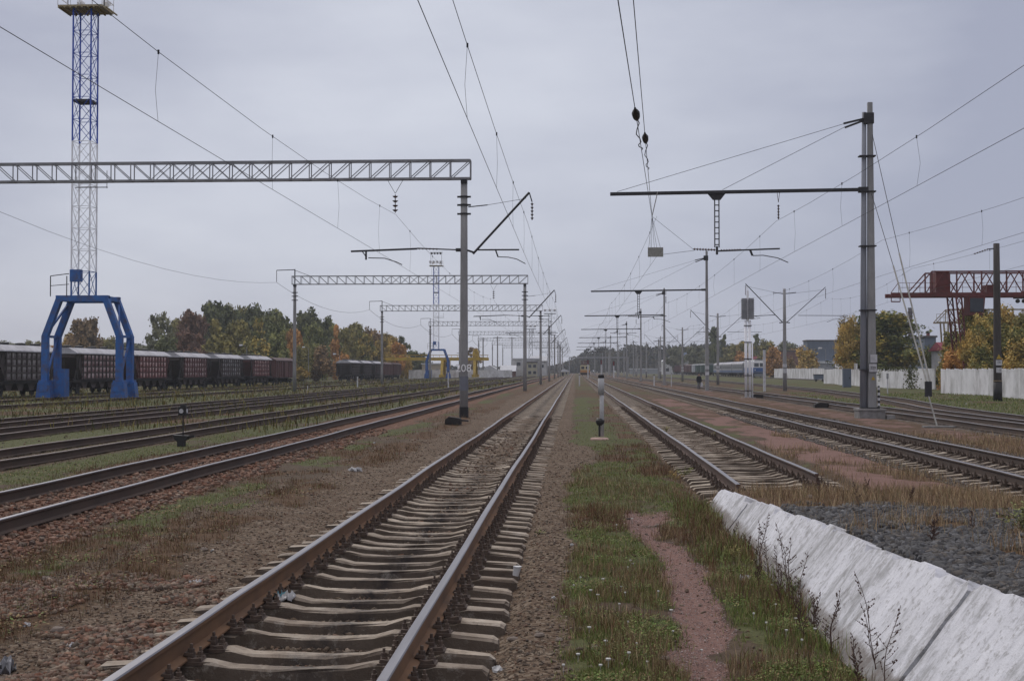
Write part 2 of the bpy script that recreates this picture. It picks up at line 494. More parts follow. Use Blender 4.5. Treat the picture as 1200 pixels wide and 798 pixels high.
# ------------------------------------------------------------------ rails and sleepers
M['railside'] = mat('rusty_rail', (.20,.105,.048), (.125,.068,.036), 1.2, .85, dirt=(.06,.042,.034), dsc=.9, world=True)
M['railside_mid'] = mat('brown_rail', (.10,.058,.042), (.06,.038,.03), 1.2, .85, world=True)
M['railside_dark'] = mat('dark_rail', (.085,.055,.040), (.048,.034,.027), 1.2, .85, world=True)
M['railtop'] = mat('worn_rail_head', (.26,.25,.265), (.18,.17,.18), 2.0, .36, .85, world=True, stretch=(9,.6,1))
M['railtop_rust'] = mat('rusted_rail_head', (.16,.125,.11), (.11,.085,.075), 2.0, .5, .5, world=True)
def sleeper_material():
    k = NT('sleeper_concrete')
    g = k.n('ShaderNodeNewGeometry'); P = g.outputs['Position']
    f = k.noise(P, 4.0, 6, .7); f2 = k.noise(P, 1.1, 5, .7); ft = k.noise(P, 40, 4, .7)
    col = k.ramp(f, [(.26, (.12,.095,.072)), (.42, (.33,.28,.225)), (.6, (.41,.36,.30)), (.8, (.50,.44,.38))])
    col = k.mix(k.ramp(f2, [(.42, 0.0), (.68, .75)]), col, (.12,.085,.06))
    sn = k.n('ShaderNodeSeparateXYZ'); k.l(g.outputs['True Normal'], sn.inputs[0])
    grime_shade = k.ramp(sn.outputs[2], [(.35, .85), (.8, 0.0)])
    col = k.mix(grime_shade, col, (.075,.055,.042))
    oi = k.n('ShaderNodeObjectInfo'); col = k.mix(1.0, col, k.ramp(oi.outputs['Random'], [(0, (.72,.69,.66)), (1, (1.08,1.06,1.02))]), 'MULTIPLY')
    # dirt and painted gap shade on the side faces and oil along the middle of the main track
    sp = k.n('ShaderNodeSeparateXYZ'); k.l(P, sp.inputs[0])
    off = k.n('ShaderNodeMath', operation='MULTIPLY_ADD'); k.l(k.noise(P, 1.7, 5, .7), off.inputs[0]); off.inputs[1].default_value = .75; off.inputs[2].default_value = 1.93 - .41
    ax = k.n('ShaderNodeMath', operation='ADD'); k.l(sp.outputs[0], ax.inputs[0]); k.l(off.outputs[0], ax.inputs[1])
    ab = k.n('ShaderNodeMath', operation='ABSOLUTE'); k.l(ax.outputs[0], ab.inputs[0])
    oil = k.ramp(ab.outputs[0], [(.03, .85), (.26, 0.0)])
    oil = k.mix(1.0, oil, k.ramp(k.noise(P, 7.5, 4, .75), [(.36, .1), (.56, 1.0)]), 'MULTIPLY')
    oil = k.mix(1.0, oil, k.ramp(f2, [(.38, 0.15), (.52, 1.0)]), 'MULTIPLY')
    col = k.mix(oil, col, (.022,.020,.022))
    col = k.mix(k.ramp(k.noise(P, 9.0, 6, .8), [(.52, 0.0), (.64, .5)]), col, (.10,.078,.06))
    col = k.mix(k.ramp(k.noise(P, 5.0, 6, .8), [(.56, 0.0), (.68, .35)]), col, (.45,.42,.37))
    pit = k.ramp(k.noise(P, 22, 5, .8), [(.30, .9), (.40, 0.0)])
    col = k.mix(pit, col, (.05,.04,.035))
    k.l(col, k.b.inputs['Base Color'])
    k.b.inputs['Roughness'].default_value = .92
    bp = k.n('ShaderNodeBump', Strength=.7, Distance=.02); k.l(k.mix(.5, f, ft), bp.inputs['Height'])
    k.l(bp.outputs['Normal'], k.b.inputs['Normal'])
    return k.mat
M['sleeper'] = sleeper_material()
M['sleeper_dark'] = mat('dirty_sleeper', (.17,.15,.13), (.085,.07,.06), 2.0, .95, bump=.4, bsc=12, world=True)

RP = [(-.075,0),(.075,0),(.075,.012),(.014,.032),(.009,.130),(.036,.147),(.0365,.172),(.030,.181),(-.030,.181),(-.0365,.172),(-.036,.147),(-.009,.130),(-.014,.032),(-.075,.012)]
def rail_mesh(xf, side, y0, y1, side_mat, top_mat, z0=.02):
    yy = ladder(y0, y1, lambda t: max(1.0, .04*abs(t))); yy[-1] = y1
    vs = []
    for y in yy:
        x = float(xf(y)) + side*.795
        dz = .012*math.sin(y*.31 + side) + .008*math.sin(y*.83+1) if y > 9 else 0
        dx = .010*math.sin(y*.23)
        for px, pz in RP: vs.append((x+px+dx, y, z0+pz+dz*0.6))
    n = len(RP); mb = MB(); fs = []
    for i in range(len(yy)-1):
        for j in range(n):
            j2 = (j+1) % n
            fs.append((i*n+j, i*n+j2, (i+1)*n+j2, (i+1)*n+j)); mb.m.append(1 if j in (6, 7, 8) else 0)
    fs.append(tuple(range(n))); fs.append(tuple((len(yy)-1)*n+j for j in range(n))); mb.m += [0, 0]
    mb.v = vs; mb.f = fs
    return mb.mesh('rail', [side_mat, top_mat])

def sleeper_mesh(seed, matl, wig=1.8):
    rr = random.Random(seed)
    secs = [(-1.35,-.055,.15),(-1.31,-.03,.17),(-1.0,-.005,.18),(-.93,-.02,.18),(-.66,-.02,.18),(-.62,.002,.175),(-.55,.002,.17),(-.40,-.028,.16),(-.14,-.040,.15),(.14,-.040,.15),(.40,-.028,.16),(.55,.002,.17),(.62,.002,.175),(.66,-.02,.18),(.93,-.02,.18),(1.0,-.005,.18),(1.31,-.03,.17),(1.35,-.055,.15)]
    vs = []
    for x, z, w in secs:
        j = lambda a=.006: (rr.random()-.5)*a*wig
        w = w*.82; wb = w/2 + .03
        for a, b in ((-wb, -.23), (-w/2-.004, z-.018), (-w/2+.010, z), (w/2-.010, z), (w/2+.004, z-.018), (wb, -.23)):
            vs.append((x+j(.01), a+j(.012), b+j(.008)))
    n = 6; fs = []
    for i in range(len(secs)-1):
        for j in range(n):
            j2 = (j+1) % n; fs.append((i*n+j, i*n+j2, (i+1)*n+j2, (i+1)*n+j))
    fs.append(tuple(range(n))); fs.append(tuple((len(secs)-1)*n+j for j in range(n)))
    mb = MB(); mb.add(vs, fs)
    return mb.mesh('sleeper', matl)

def fastening_mesh():
    mb = MB()
    mb.box(-.20, .20, -.075, .075, -.02, .004)       # base plate
    for s in (-1, 1):
        mb.prism([(s*.085, .0), (s*.19, .0), (s*.18, .03), (s*.125, .022), (s*.10, .03), (s*.085, .03)], 'y', -.06, .06)
        # clamp on the rail foot
        mb.prism([(s*.05, .04), (s*.12, .03), (s*.12, .055), (s*.06, .06)], 'y', -.035, .035)
        mb.lathe([(.012, .0), (.012, .115)], (s*.098, 0, 0), 6)
        mb.lathe([(.024, .055), (.024, .083)], (s*.098, 0, 0), 6)
        mb.lathe([(.026, .0), (.026, .016), (.020, .018), (.020, .045), (.010, .047), (.010, .075)], (s*.162, .0, .02), 6)
    return mb.mesh('rail_fastening', M['fasten'])
M['fasten'] = mat('rusty_fastening', (.115,.080,.060), (.055,.040,.033), 20, .85)

SL = {k: [sleeper_mesh(i, M[k]) for i in range(4)] for k in ('sleeper', 'sleeper_dark')}
FM = fastening_mesh()

def track(label, xf, y0, y1, ns, sp=.53, side='railside', top='railtop', smat='sleeper_dark', fast=False, ysl=None, stuff_to=None, sz=.0, e0=0, e1=0, cat='track'):
    if not callable(xf):
        c = xf; xf = lambda y: c
    root = empty('railway_track', (float(xf(max(y0, 0))), max(y0, 0), 0), 0, label, cat)
    base = Vector(root.location)
    for s, e in ((-1, e0), (1, e1)):
        me = rail_mesh(xf, s, y0+e, y1, M[side], M[top])
        me.transform(Matrix.Translation(-base))
        link('rail', me, root)
    ya = ysl if ysl is not None else y0
    for i in range(ns):
        y = ya + i*sp + random.uniform(-.012, .012)
        if y > y1: break
        o = link('sleeper', SL[smat][i % 4], root, (float(xf(y)) - base.x + random.uniform(-.02, .02), y - base.y, sz + random.uniform(-.014, .012)))
        o.rotation_euler = (random.uniform(-.03, .03), random.uniform(-.004, .004), random.uniform(-.018, .018) + (math.pi if i % 3 == 0 else 0))
        if fast and i < 90:
            for s in (-1, 1):
                link('rail_fastening', FM, o, (s*.795, 0, .0))
    if stuff_to:
        mb = MB()
        y = ya + ns*sp
        while y < stuff_to:
            x = float(xf(y)) - base.x
            mb.box(x-1.35, x+1.35, y-.11-base.y, y+.11-base.y, -.2, -.03+sz)
            y += sp
        o = mb.obj('sleepers', M[smat], root); tag(o, kind='stuff')
    return root

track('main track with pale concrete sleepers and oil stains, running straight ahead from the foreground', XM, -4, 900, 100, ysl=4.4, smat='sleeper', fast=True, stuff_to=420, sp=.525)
track('second track to the left of the main one, bedded in reddish ballast', XA, 1, 330, 60, side='railside_dark', ysl=9, sz=-.035)
track('third track to the left, half sunk in weeds', XB, 2, 420, 0, side='railside_dark', top='railtop_rust')
track('fourth track to the left, nearer of the two close together in the grass', XC, 4, 420, 0, side='railside_dark', top='railtop_rust')
track('fifth track to the left, farther of the two close together in the grass', XD, 4, 420, 0, side='railside_dark', top='railtop_rust')
t = track('overgrown crane rails between the legs of the blue lighting portals', XE, 20, 420, 0, side='railside_dark', top='railtop_rust')
for o in KIDS[t.name]: o.location.x += (1 if o == KIDS[t.name][1] else -1)*1.75
tf = track('track along the wood on which the grain hoppers stand', XF, 40, 420, 0, side='railside_dark', top='railtop_rust'); tf.location.z = -.45
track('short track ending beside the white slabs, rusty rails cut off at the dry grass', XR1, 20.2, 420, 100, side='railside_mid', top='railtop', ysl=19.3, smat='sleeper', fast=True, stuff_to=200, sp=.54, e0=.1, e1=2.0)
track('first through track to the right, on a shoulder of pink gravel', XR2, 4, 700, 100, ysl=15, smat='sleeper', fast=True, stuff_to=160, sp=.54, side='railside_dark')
track('track behind the tall double mast on the right', XR3, 10, 700, 100, ysl=36, smat='sleeper_dark', sp=.55, side='railside_dark', top='railtop')
track('rightmost track, curving in towards its neighbour beside the white wall', xR5, 15, 420, 0, side='railside_dark', top='railtop')
track('far track on the right carrying the passenger and goods train', 48.0, 200, 900, 0, side='railside_dark')

# ------------------------------------------------------------------ slanting white slabs
def slab_material():
    k = NT('whitewashed_concrete')
    g = k.n('ShaderNodeNewGeometry')
    m = k.n('ShaderNodeMapping', Scale=(1.6, 5.5, 1.6)); k.l(g.outputs['Position'], m.inputs['Vector'])
    f = k.noise(m.outputs['Vector'], 1.6, 6, .72)
    m2 = k.n('ShaderNodeMapping', Scale=(1, 1, 1)); k.l(g.outputs['Position'], m2.inputs['Vector'])
    f2 = k.noise(m2.outputs['Vector'], 1.2, 5, .6); f3 = k.noise(m2.outputs['Vector'], 60, 4, .7)
    col = k.ramp(f, [(.28, (.42,.425,.45)), (.40, (.58,.585,.62)), (.7, (.68,.685,.72))])
    col = k.mix(k.ramp(f2, [(.42, 0.0), (.66, .55)]), col, (.36,.36,.375))
    col = k.mix(k.mix(1.0, k.ramp(f, [(.34, 1.0), (.46, 0.0)]), k.ramp(f2, [(.4, .1), (.6, .7)]), 'MULTIPLY'), col, (.19,.185,.18))
    col = k.mix(k.ramp(f3, [(.25, .45), (.36, 0.0)]), col, (.25,.25,.25))
    sz_ = k.n('ShaderNodeSeparateXYZ'); k.l(g.outputs['Position'], sz_.inputs[0])
    f4 = k.noise(m2.outputs['Vector'], 4.5, 6, .75); f5 = k.noise(m2.outputs['Vector'], 17, 5, .75)
    zz = k.n('ShaderNodeMath', operation='MULTIPLY_ADD'); k.l(f4, zz.inputs[0]); zz.inputs[1].default_value = -.22; zz2 = k.n('ShaderNodeMath', operation='ADD'); k.l(sz_.outputs[2], zz2.inputs[0]); zz2.inputs[1].default_value = .04; k.l(zz2.outputs[0], zz.inputs[2])
    soil_shade = k.ramp(zz.outputs[0], [(0.0, .85), (.05, 0.0)])
    col = k.mix(soil_shade, col, (.13,.105,.085))
    col = k.mix(k.ramp(f5, [(.53, 0.0), (.64, .7)]), col, (.27,.265,.26))
    col = k.mix(k.mix(1.0, k.ramp(f2, [(.44, 0.0), (.56, 1.0)]), k.ramp(f, [(.44, .65), (.54, 0.0)]), 'MULTIPLY'), col, (.30,.30,.30))
    col = k.mix(k.mix(1.0, k.ramp(f4, [(.54, 0.0), (.64, .8)]), k.ramp(f5, [(.42, .1), (.56, 1.0)]), 'MULTIPLY'), col, (.24,.235,.23))
    k.l(col, k.b.inputs['Base Color']); k.b.inputs['Roughness'].default_value = .9
    bp = k.n('ShaderNodeBump', Strength=.8, Distance=.025); k.l(k.mix(.4, f4, f5), bp.inputs['Height']); k.l(bp.outputs['Normal'], k.b.inputs['Normal'])
    return k.mat
M['slab'] = slab_material()
wall = empty('retaining_wall', (2.0, 12, 0), 0, 'low whitewashed wall of slanting concrete slabs in the right foreground', 'wall')
def slab(ya, yb, dx, dz, seed):
    rr = random.Random(seed)
    n = max(2, int((yb-ya)/.09)); m = 9
    vs = []; fs = []
    for i in range(n+1):
        y = ya + (yb-ya)*i/n
        zt = float(wall_top(y)) + dz + rr.uniform(-.007, .007) - (.035 if i in (0, n) else 0) - (rr.uniform(.012, .055) if rr.random() < .24 else 0) - .022*(1+math.sin(y*2.3+seed)*math.sin(y*5.1))
        for j in range(m+1):
            z = -.15 + (zt+.15)*j/m
            vs.append((1.97 + dx + .75*z + rr.uniform(-.004, .004), y, z))
        for j in range(m+1):
            z = zt - .02 - (zt+.13)*j/m
            vs.append((1.97 + dx + .75*z + .17, y, z - .04))
    k = 2*(m+1)
    for i in range(n):
        for j in range(k):
            j2 = (j+1) % k; fs.append((i*k+j, i*k+j2, (i+1)*k+j2, (i+1)*k+j))
    fs.append(tuple(range(k))); fs.append(tuple(n*k+j for j in range(k)))
    mb = MB(); mb.add([(a-2.0, b-12, c) for a, b, c in vs], fs)
    return mb.obj('wall_slab', M['slab'], wall)
slab(16.32, 18.9, 0.0, .0, 1)
slab(13.22, 16.29, .012, .0, 2)
slab(10.64, 13.19, -.008, .012, 6)
slab(7.92, 10.6, -.055, .0, 3)
slab(4.6, 7.88, -.045, .004, 4)
# ------------------------------------------------------------------ scattered stones
def view_sample(n, y0, y1, xa, xb, p=1.6, margin=.6):
    u = rng.random(n)
    Y = (y0**(1-p) + u*(y1**(1-p) - y0**(1-p)))**(1/(1-p))
    lo = np.maximum(-.47*Y - margin, xa); hi = np.minimum(.37*Y + margin, xb)
    ok = hi > lo
    X = lo + rng.random(n)*(hi-lo)
    keep = ok & (rng.random(n) < (hi-lo)/np.max(hi-lo))
    return X[keep], Y[keep]
CUBE = np.array([(-1,-1,-1),(1,-1,-1),(1,1,-1),(-1,1,-1),(-1,-1,1),(1,-1,1),(1,1,1),(-1,1,1)], float)
CF = np.array([(0,3,2,1),(4,5,6,7),(0,1,5,4),(1,2,6,5),(2,3,7,6),(3,0,4,7)])
def rock_material():
    k = NT('loose_stone')
    a = k.n('ShaderNodeAttribute', attribute_name='tint'); g = k.n('ShaderNodeNewGeometry')
    f = k.noise(g.outputs['Position'], 60, 4, .7)
    c = k.mix(k.ramp(f, [(.3, .5), (.7, 0.0)]), a.outputs['Color'], (.05,.042,.036))
    k.l(c, k.b.inputs['Base Color']); k.b.inputs['Roughness'].default_value = .9
    return k.mat
M['rock'] = rock_material()
def stones(name, X, Y, smin, smax, pal, seed, sink=.3):
    r = np.random.default_rng(seed); n = len(X)
    s = smin + (smax-smin)*r.random(n)**2.2
    s = s*(1 + .02*np.maximum(Y-10, 0))
    dirs = r.normal(size=(n, 3)); 
    q = r.normal(size=(n, 4)); q /= np.linalg.norm(q, axis=1)[:, None]
    w, x, y, z = q.T
    Rm = np.stack([1-2*(y*y+z*z), 2*(x*y-z*w), 2*(x*z+y*w), 2*(x*y+z*w), 1-2*(x*x+z*z), 2*(y*z-x*w), 2*(x*z-y*w), 2*(y*z+x*w), 1-2*(x*x+y*y)], 1).reshape(n, 3, 3)
    sh = CUBE[None]*(.62 + .5*r.random((n, 8, 1))) * np.stack([.6+.5*r.random(n), .5+.4*r.random(n), .35+.35*r.random(n)], 1)[:, None, :]
    v = np.einsum('nij,nkj->nki', Rm, sh)*s[:, None, None]*.5
    v[:, :, 2] *= .75
    H = height(X, Y)
    v += np.stack([X, Y, H + s*(.25-sink*.5)], 1)[:, None, :]
    Fc = (CF[None] + (np.arange(n)*8)[:, None, None]).reshape(-1, 4)
    pal = np.array(pal); ci = r.integers(0, len(pal), n)
    c = pal[ci]*(.55 + .8*r.random((n, 1)))
    col = np.concatenate([np.repeat(c, 8, 0), np.ones((n*8, 1))], 1)
    me = np_mesh(name, v.reshape(-1, 3), Fc, M['rock'], {'tint': col})
    return tag(link(name, me), kind='stuff', label=None)

P_BROWN = [(0.1418,0.0977,0.0614),(0.1115,0.0679,0.0421),(0.1640,0.1196,0.0821),(0.2021,0.1524,0.1086),(0.1374,0.0700,0.0415),(0.0859,0.0613,0.0446),(0.2620,0.2114,0.1555)]
P_RED = [(0.1783,0.0870,0.0513),(0.1388,0.0621,0.0339),(0.2083,0.1165,0.0748),(0.0954,0.0566,0.0402),(0.2344,0.1656,0.1211),(0.1639,0.0681,0.0379)]
P_GREY = [(0.0618,0.0637,0.0689),(0.0802,0.0818,0.0878),(0.0474,0.0476,0.0520),(0.1093,0.1123,0.1192),(0.0905,0.0798,0.0710)]
X, Y = view_sample(230000, 6.5, 42, -20, 12, 2.0)
g_, d_, p_, k_, r_, b_ = zones(X, Y)
u = rng.random(len(X))
gb = (b_ > .45) & (u < .9) & (X < 7)
ps = stones('ballast_gravel', X[gb], Y[gb], .012, .038, P_BROWN, 1); tag(ps, 'brown and grey track gravel', 'gravel')
gi = (X > -2.7) & (X < -1.15) & (rng.random(len(X)) < .5)
ps = stones('bed_stones', X[gi], Y[gi], .025, .07, P_BROWN[:6], 9); tag(ps, 'stones lying between the sleepers of the main track', 'gravel')
gr = (r_ > .4) & (u < .9)
ps = stones('red_ballast', X[gr], Y[gr], .025, .095, P_RED, 2); tag(ps, 'reddish broken ballast', 'gravel')
gk = (k_ > .35) & (u < 1)
X2, Y2 = view_sample(60000, 6.5, 16, 2.3, 7, 1.6); k2 = zones(X2, Y2)[3]; m2 = k2 > .35
ps = stones('grey_stones', np.concatenate([X[gk], X2[m2]]), np.concatenate([Y[gk], Y2[m2]]), .04, .10, P_GREY, 3); tag(ps, 'dark grey broken stone', 'gravel')
X3, Y3 = view_sample(52000, 6.5, 13, -6, -3.1, 1.8); q3 = fbm(X3, Y3, .8, 555) > .42 + .02*(Y3-7)
ps = stones('rubble', X3[q3], Y3[q3], .02, .085, P_RED + P_BROWN[:4], 8); tag(ps, 'coarse reddish brown rubble in the lower left', 'gravel')
go = ((d_ + g_ > .3) | (p_ > .3)) & (u < .07) & (X < 2)
ps = stones('scattered_pebbles', X[go], Y[go], .012, .05, P_BROWN, 4); tag(ps, 'pebbles among the weeds', 'gravel')
X, Y = view_sample(60000, 6.5, 24, .5, 1.7, 1.9); kp = zones(X, Y)[2] > .3
ps = stones('path_gravel', X[kp], Y[kp], .006, .02, [(.26,.15,.13),(.20,.11,.095),(.30,.21,.19),(.15,.09,.08),(.34,.28,.26)], 7, sink=.6); tag(ps, 'fine pinkish gravel on the trodden path', 'gravel')
X, Y = view_sample(60000, 15, 60, 6.6, 10.4, 1.7); 
ps = stones('shoulder_gravel', X, Y, .02, .06, [(.12,.10,.09),(.09,.075,.065),(.16,.14,.125),(.075,.062,.054)], 5); tag(ps, 'grey brown gravel round the right track', 'gravel')

# ------------------------------------------------------------------ grass and weeds
def leaf_material(name, pal, rough=.75, sc=3.0, transl=.25):
    k = NT(name)
    a = k.n('ShaderNodeAttribute', attribute_name='tint')
    k.l(a.outputs['Color'], k.b.inputs['Base Color'])
    k.b.inputs['Roughness'].default_value = rough
    k.b.inputs['Specular IOR Level'].default_value = .15
    return k.mat
M['blade'] = leaf_material('grass_blade', None)
def blades(name, X, Y, hmin, hmax, wid, pal, seed, lean=.6, label=None):
    r = np.random.default_rng(seed); n = len(X)
    h = hmin + (hmax-hmin)*r.random(n)**1.6
    w = wid*(.6+.8*r.random(n))*(1+.05*np.maximum(Y-9, 0))
    a = r.random(n)*2*np.pi; a2 = a + r.normal(size=n)*.8 + np.pi/2
    L = lean*r.random(n)*h
    H = height(X, Y) - .01
    bx, by = np.cos(a)*w/2, np.sin(a)*w/2
    lx, ly = np.cos(a2)*L, np.sin(a2)*L
    P0 = np.stack([X-bx, Y-by, H], 1); P1 = np.stack([X+bx, Y+by, H], 1)
    P2 = np.stack([X+bx*.7+lx*.45, Y+by*.7+ly*.45, H+h*.6], 1); P3 = np.stack([X-bx*.7+lx*.45, Y-by*.7+ly*.45, H+h*.6], 1)
    P4 = np.stack([X+bx*.15+lx, Y+by*.15+ly, H+h*(1-.25*r.random(n))], 1); P5 = np.stack([X-bx*.15+lx, Y-by*.15+ly, P4[:, 2]], 1)
    V = np.stack([P0, P1, P2, P3, P4, P5], 1).reshape(-1, 3)
    b = (np.arange(n)*6)[:, None]
    Fc = np.concatenate([b+np.array([[0,1,2,3]]), b+np.array([[3,2,4,5]])], 1).reshape(-1, 4)
    pal = np.array(pal); c = pal[r.integers(0, len(pal), n)]*(.6+.7*r.random((n, 1)))
    col = np.concatenate([np.repeat(c, 6, 0), np.ones((n*6, 1))], 1)
    me = np_mesh(name, V, Fc, M['blade'], {'tint': col})
    return tag(link(name, me), label, 'grass', kind='stuff')
G_GREEN = [(.16,.215,.055),(.20,.25,.07),(.14,.185,.05),(.27,.26,.11),(.25,.19,.10),(.11,.14,.045)]
G_DRY = [(.17,.085,.048),(.13,.062,.038),(.21,.14,.078),(.10,.06,.038),(.14,.115,.05)]
G_GOLD = [(.36,.25,.145),(.29,.20,.115),(.44,.33,.20),(.20,.13,.085),(.25,.21,.11)]
def scat(n, y0, y1, xa, xb, ch, thr, p=1.9):
    X, Y = view_sample(n, y0, y1, xa, xb, p)
    z = zones(X, Y)[ch]
    k = z*rng.random(len(X)) > thr
    # clumping
    X = X[k] + rng.normal(size=k.sum())*.05; Y = Y[k] + rng.normal(size=k.sum())*.22
    c = fbm(X, Y, .22, 300+ch, 2)
    k = rng.random(len(X)) < sst(.3, .6, c)
    return X[k], Y[k]
X1, Y1 = scat(500000, 6.5, 75, -30, 2.3, 0, .22); X2, Y2 = scat(420000, 6.5, 34, -.4, 2.2, 0, .25, 2.4); X = np.concatenate([X1, X2]); Y = np.concatenate([Y1, Y2]); blades('green_grass', X, Y, .012, .07, .0048, G_GREEN, 11, label='short green grass in patches between the tracks')
X1, Y1 = scat(420000, 6.5, 70, -30, 2.3, 1, .22); X2, Y2 = scat(200000, 6.5, 34, -.4, 2.2, 1, .25, 2.4); X = np.concatenate([X1, X2]); Y = np.concatenate([Y1, Y2]); blades('dry_weeds', X, Y, .04, .20, .004, G_DRY, 12, label='reddish dry weeds between the tracks')
X, Y = scat(420000, 6.5, 34, -11, -3.3, 1, .2, 1.8); blades('short_dry_grass', X, Y, .015, .085, .0045, G_DRY + [(.17,.16,.08)], 21, label='short brownish dry grass left of the main track')
X, Y = scat(320000, 6.5, 40, -11, -3.3, 0, .2, 1.8); blades('short_green_grass', X, Y, .015, .07, .005, G_GREEN, 22, label='short green grass left of the main track')
X, Y = scat(420000, 6.5, 40, 2.0, 14, 1, .2, 1.5); blades('dry_grass', X, Y, .06, .26, .0045, G_GOLD, 13, label='straw coloured dry grass behind the white slabs')
X, Y = scat(120000, 40, 110, 10, 45, 0, .3, 1.2); blades('grass_verge', X, Y, .05, .16, .008, G_GREEN, 14, label='green grass verge in front of the white boundary wall')
X, Y = scat(160000, 40, 260, -110, -9, 0, .3, 1.3); blades('rough_grass', X, Y, .08, .5, .012, [(.10,.105,.04),(.14,.12,.05),(.17,.12,.055),(.08,.085,.035),(.20,.17,.05)], 15, label='rough yellowish grass under the wood on the left')
def flat_leaves(name, X, Y, smin, smax, zmax, pal, seed, label):
    r = np.random.default_rng(seed); n = len(X); H = height(X, Y) + zmax*r.random(n)
    a = r.random(n)*6.28; s = (smin + (smax-smin)*r.random(n)**2); ti = (r.random(n)-.3)*.9
    d = np.stack([np.cos(a), np.sin(a), ti], 1); e = np.stack([-np.sin(a), np.cos(a), (r.random(n)-.5)*.6], 1)
    c = np.stack([X, Y, H], 1); V = np.stack([c, c+d*s[:, None]*.5+e*s[:, None]*.35, c+d*s[:, None], c+d*s[:, None]*.5-e*s[:, None]*.35], 1).reshape(-1, 3)
    pal = np.array(pal); cc = pal[r.integers(0, len(pal), n)]*(.6+.8*r.random((n, 1)))
    me = np_mesh(name, V, np.arange(4*n).reshape(-1, 4), M['blade'], {'tint': np.concatenate([np.repeat(cc, 4, 0), np.ones((4*n, 1))], 1)})
    return tag(link(name, me), label, 'plants', kind='stuff')
X, Y = view_sample(260000, 6.5, 24, -.3, 2.1, 1.9); z_ = zones(X, Y); k = ((z_[0]+z_[1])*rng.random(len(X)) > .3) & (fbm(X, Y, .45, 611, 3) > .52)
flat_leaves('ground_cover', X[k], Y[k], .008, .026, .045, [(.12,.18,.045),(.15,.21,.055),(.09,.13,.04),(.19,.18,.07),(.20,.14,.07)], 31, 'small leafy ground cover in the near grass')
X, Y = view_sample(240000, 6.5, 26, -12, -3.3, 1.9); z_ = zones(X, Y); k = ((z_[0]+.6*z_[1])*rng.random(len(X)) > .3) & (fbm(X, Y, .6, 621, 3) > .5)
flat_leaves('leaf_litter', X[k], Y[k], .012, .045, .04, [(.13,.16,.05),(.19,.12,.06),(.10,.11,.045),(.25,.18,.09),(.15,.08,.05)], 32, 'small leaves and leaf litter left of the main track')
X, Y = view_sample(42000, 6.5, 26, -.2, 2.0, 1.9); z_ = zones(X, Y); k = (z_[0]+z_[1] > .3) & (fbm(X, Y, .7, 631, 3) > .52)
blades('dead_stalks', X[k], Y[k], .06, .19, .0035, G_GOLD + G_DRY, 33, label='dead straw stalks standing in the near grass')
# taller fringe at the foot of the slabs
n = 9000; Y = 7 + 12*rng.random(n)**1.2; X = 1.93 - .55*rng.random(n)**1.6 + .03
k = rng.random(n) < sst(.35, .6, fbm(X, Y, .5, 400)); blades('slab_foot_weeds', X[k], Y[k], .06, .26, .005, G_DRY + G_GREEN, 16, label='weeds along the foot of the slanting slabs')
# ------------------------------------------------------------------ overhead line: left gantries
ST = [53.5, 118.7, 173.0, 231.0, 290.0, 348.0, 406.0, 464.0]
XL, XG = -4.72, -26.6
def conc_pole(mb, x, y, z0, z1, r0, r1, n=14): mb.tube([(x, y, z0 + (z1-z0)*i/4) for i in range(5)], r0, n, r1)
def disc_insul(mb, p, L, k=4, r=.09, ax=(0, 0, -1)):
    p = Vector(p); ax = Vector(ax).normalized()
    mb.tube([p, p + ax*L], .02, 6)
    for i in range(k):
        q = p + ax*(L*(i+.5)/k)
        mb.tube([q - ax*.03, q + ax*.035], r, 9, r*.45)

def lattice_beam(mb, x0, x1, y, z0, z1, dep, npan, w=.055):
    for zz in (z0, z1):
        for yy in (y-dep/2, y+dep/2): mb.bar((x0, yy, zz), (x1, yy, zz), w*1.35, w*1.35)
    dx = (x1-x0)/npan
    for i in range(npan+1):
        x = x0 + i*dx
        for yy in (y-dep/2, y+dep/2): mb.bar((x, yy, z0), (x, yy, z1), w*.8)
        for zz in (z0, z1): mb.bar((x, y-dep/2, zz), (x, y+dep/2, zz), w*.7)
    for i in range(npan):
        x = x0 + i*dx; c = npan/2
        for yy in (y-dep/2, y+dep/2):
            if abs(i+.5-c) < 2.6:
                mb.bar((x, yy, z0), (x+dx, yy, z1), w*.6); mb.bar((x, yy, z1), (x+dx, yy, z0), w*.6)
            elif i < c: mb.bar((x, yy, z1), (x+dx, yy, z0), w*.7)
            else: mb.bar((x, yy, z0), (x+dx, yy, z1), w*.7)
        mb.bar((x, y-dep/2, z0), (x+dx, y+dep/2, z0), w*.5)

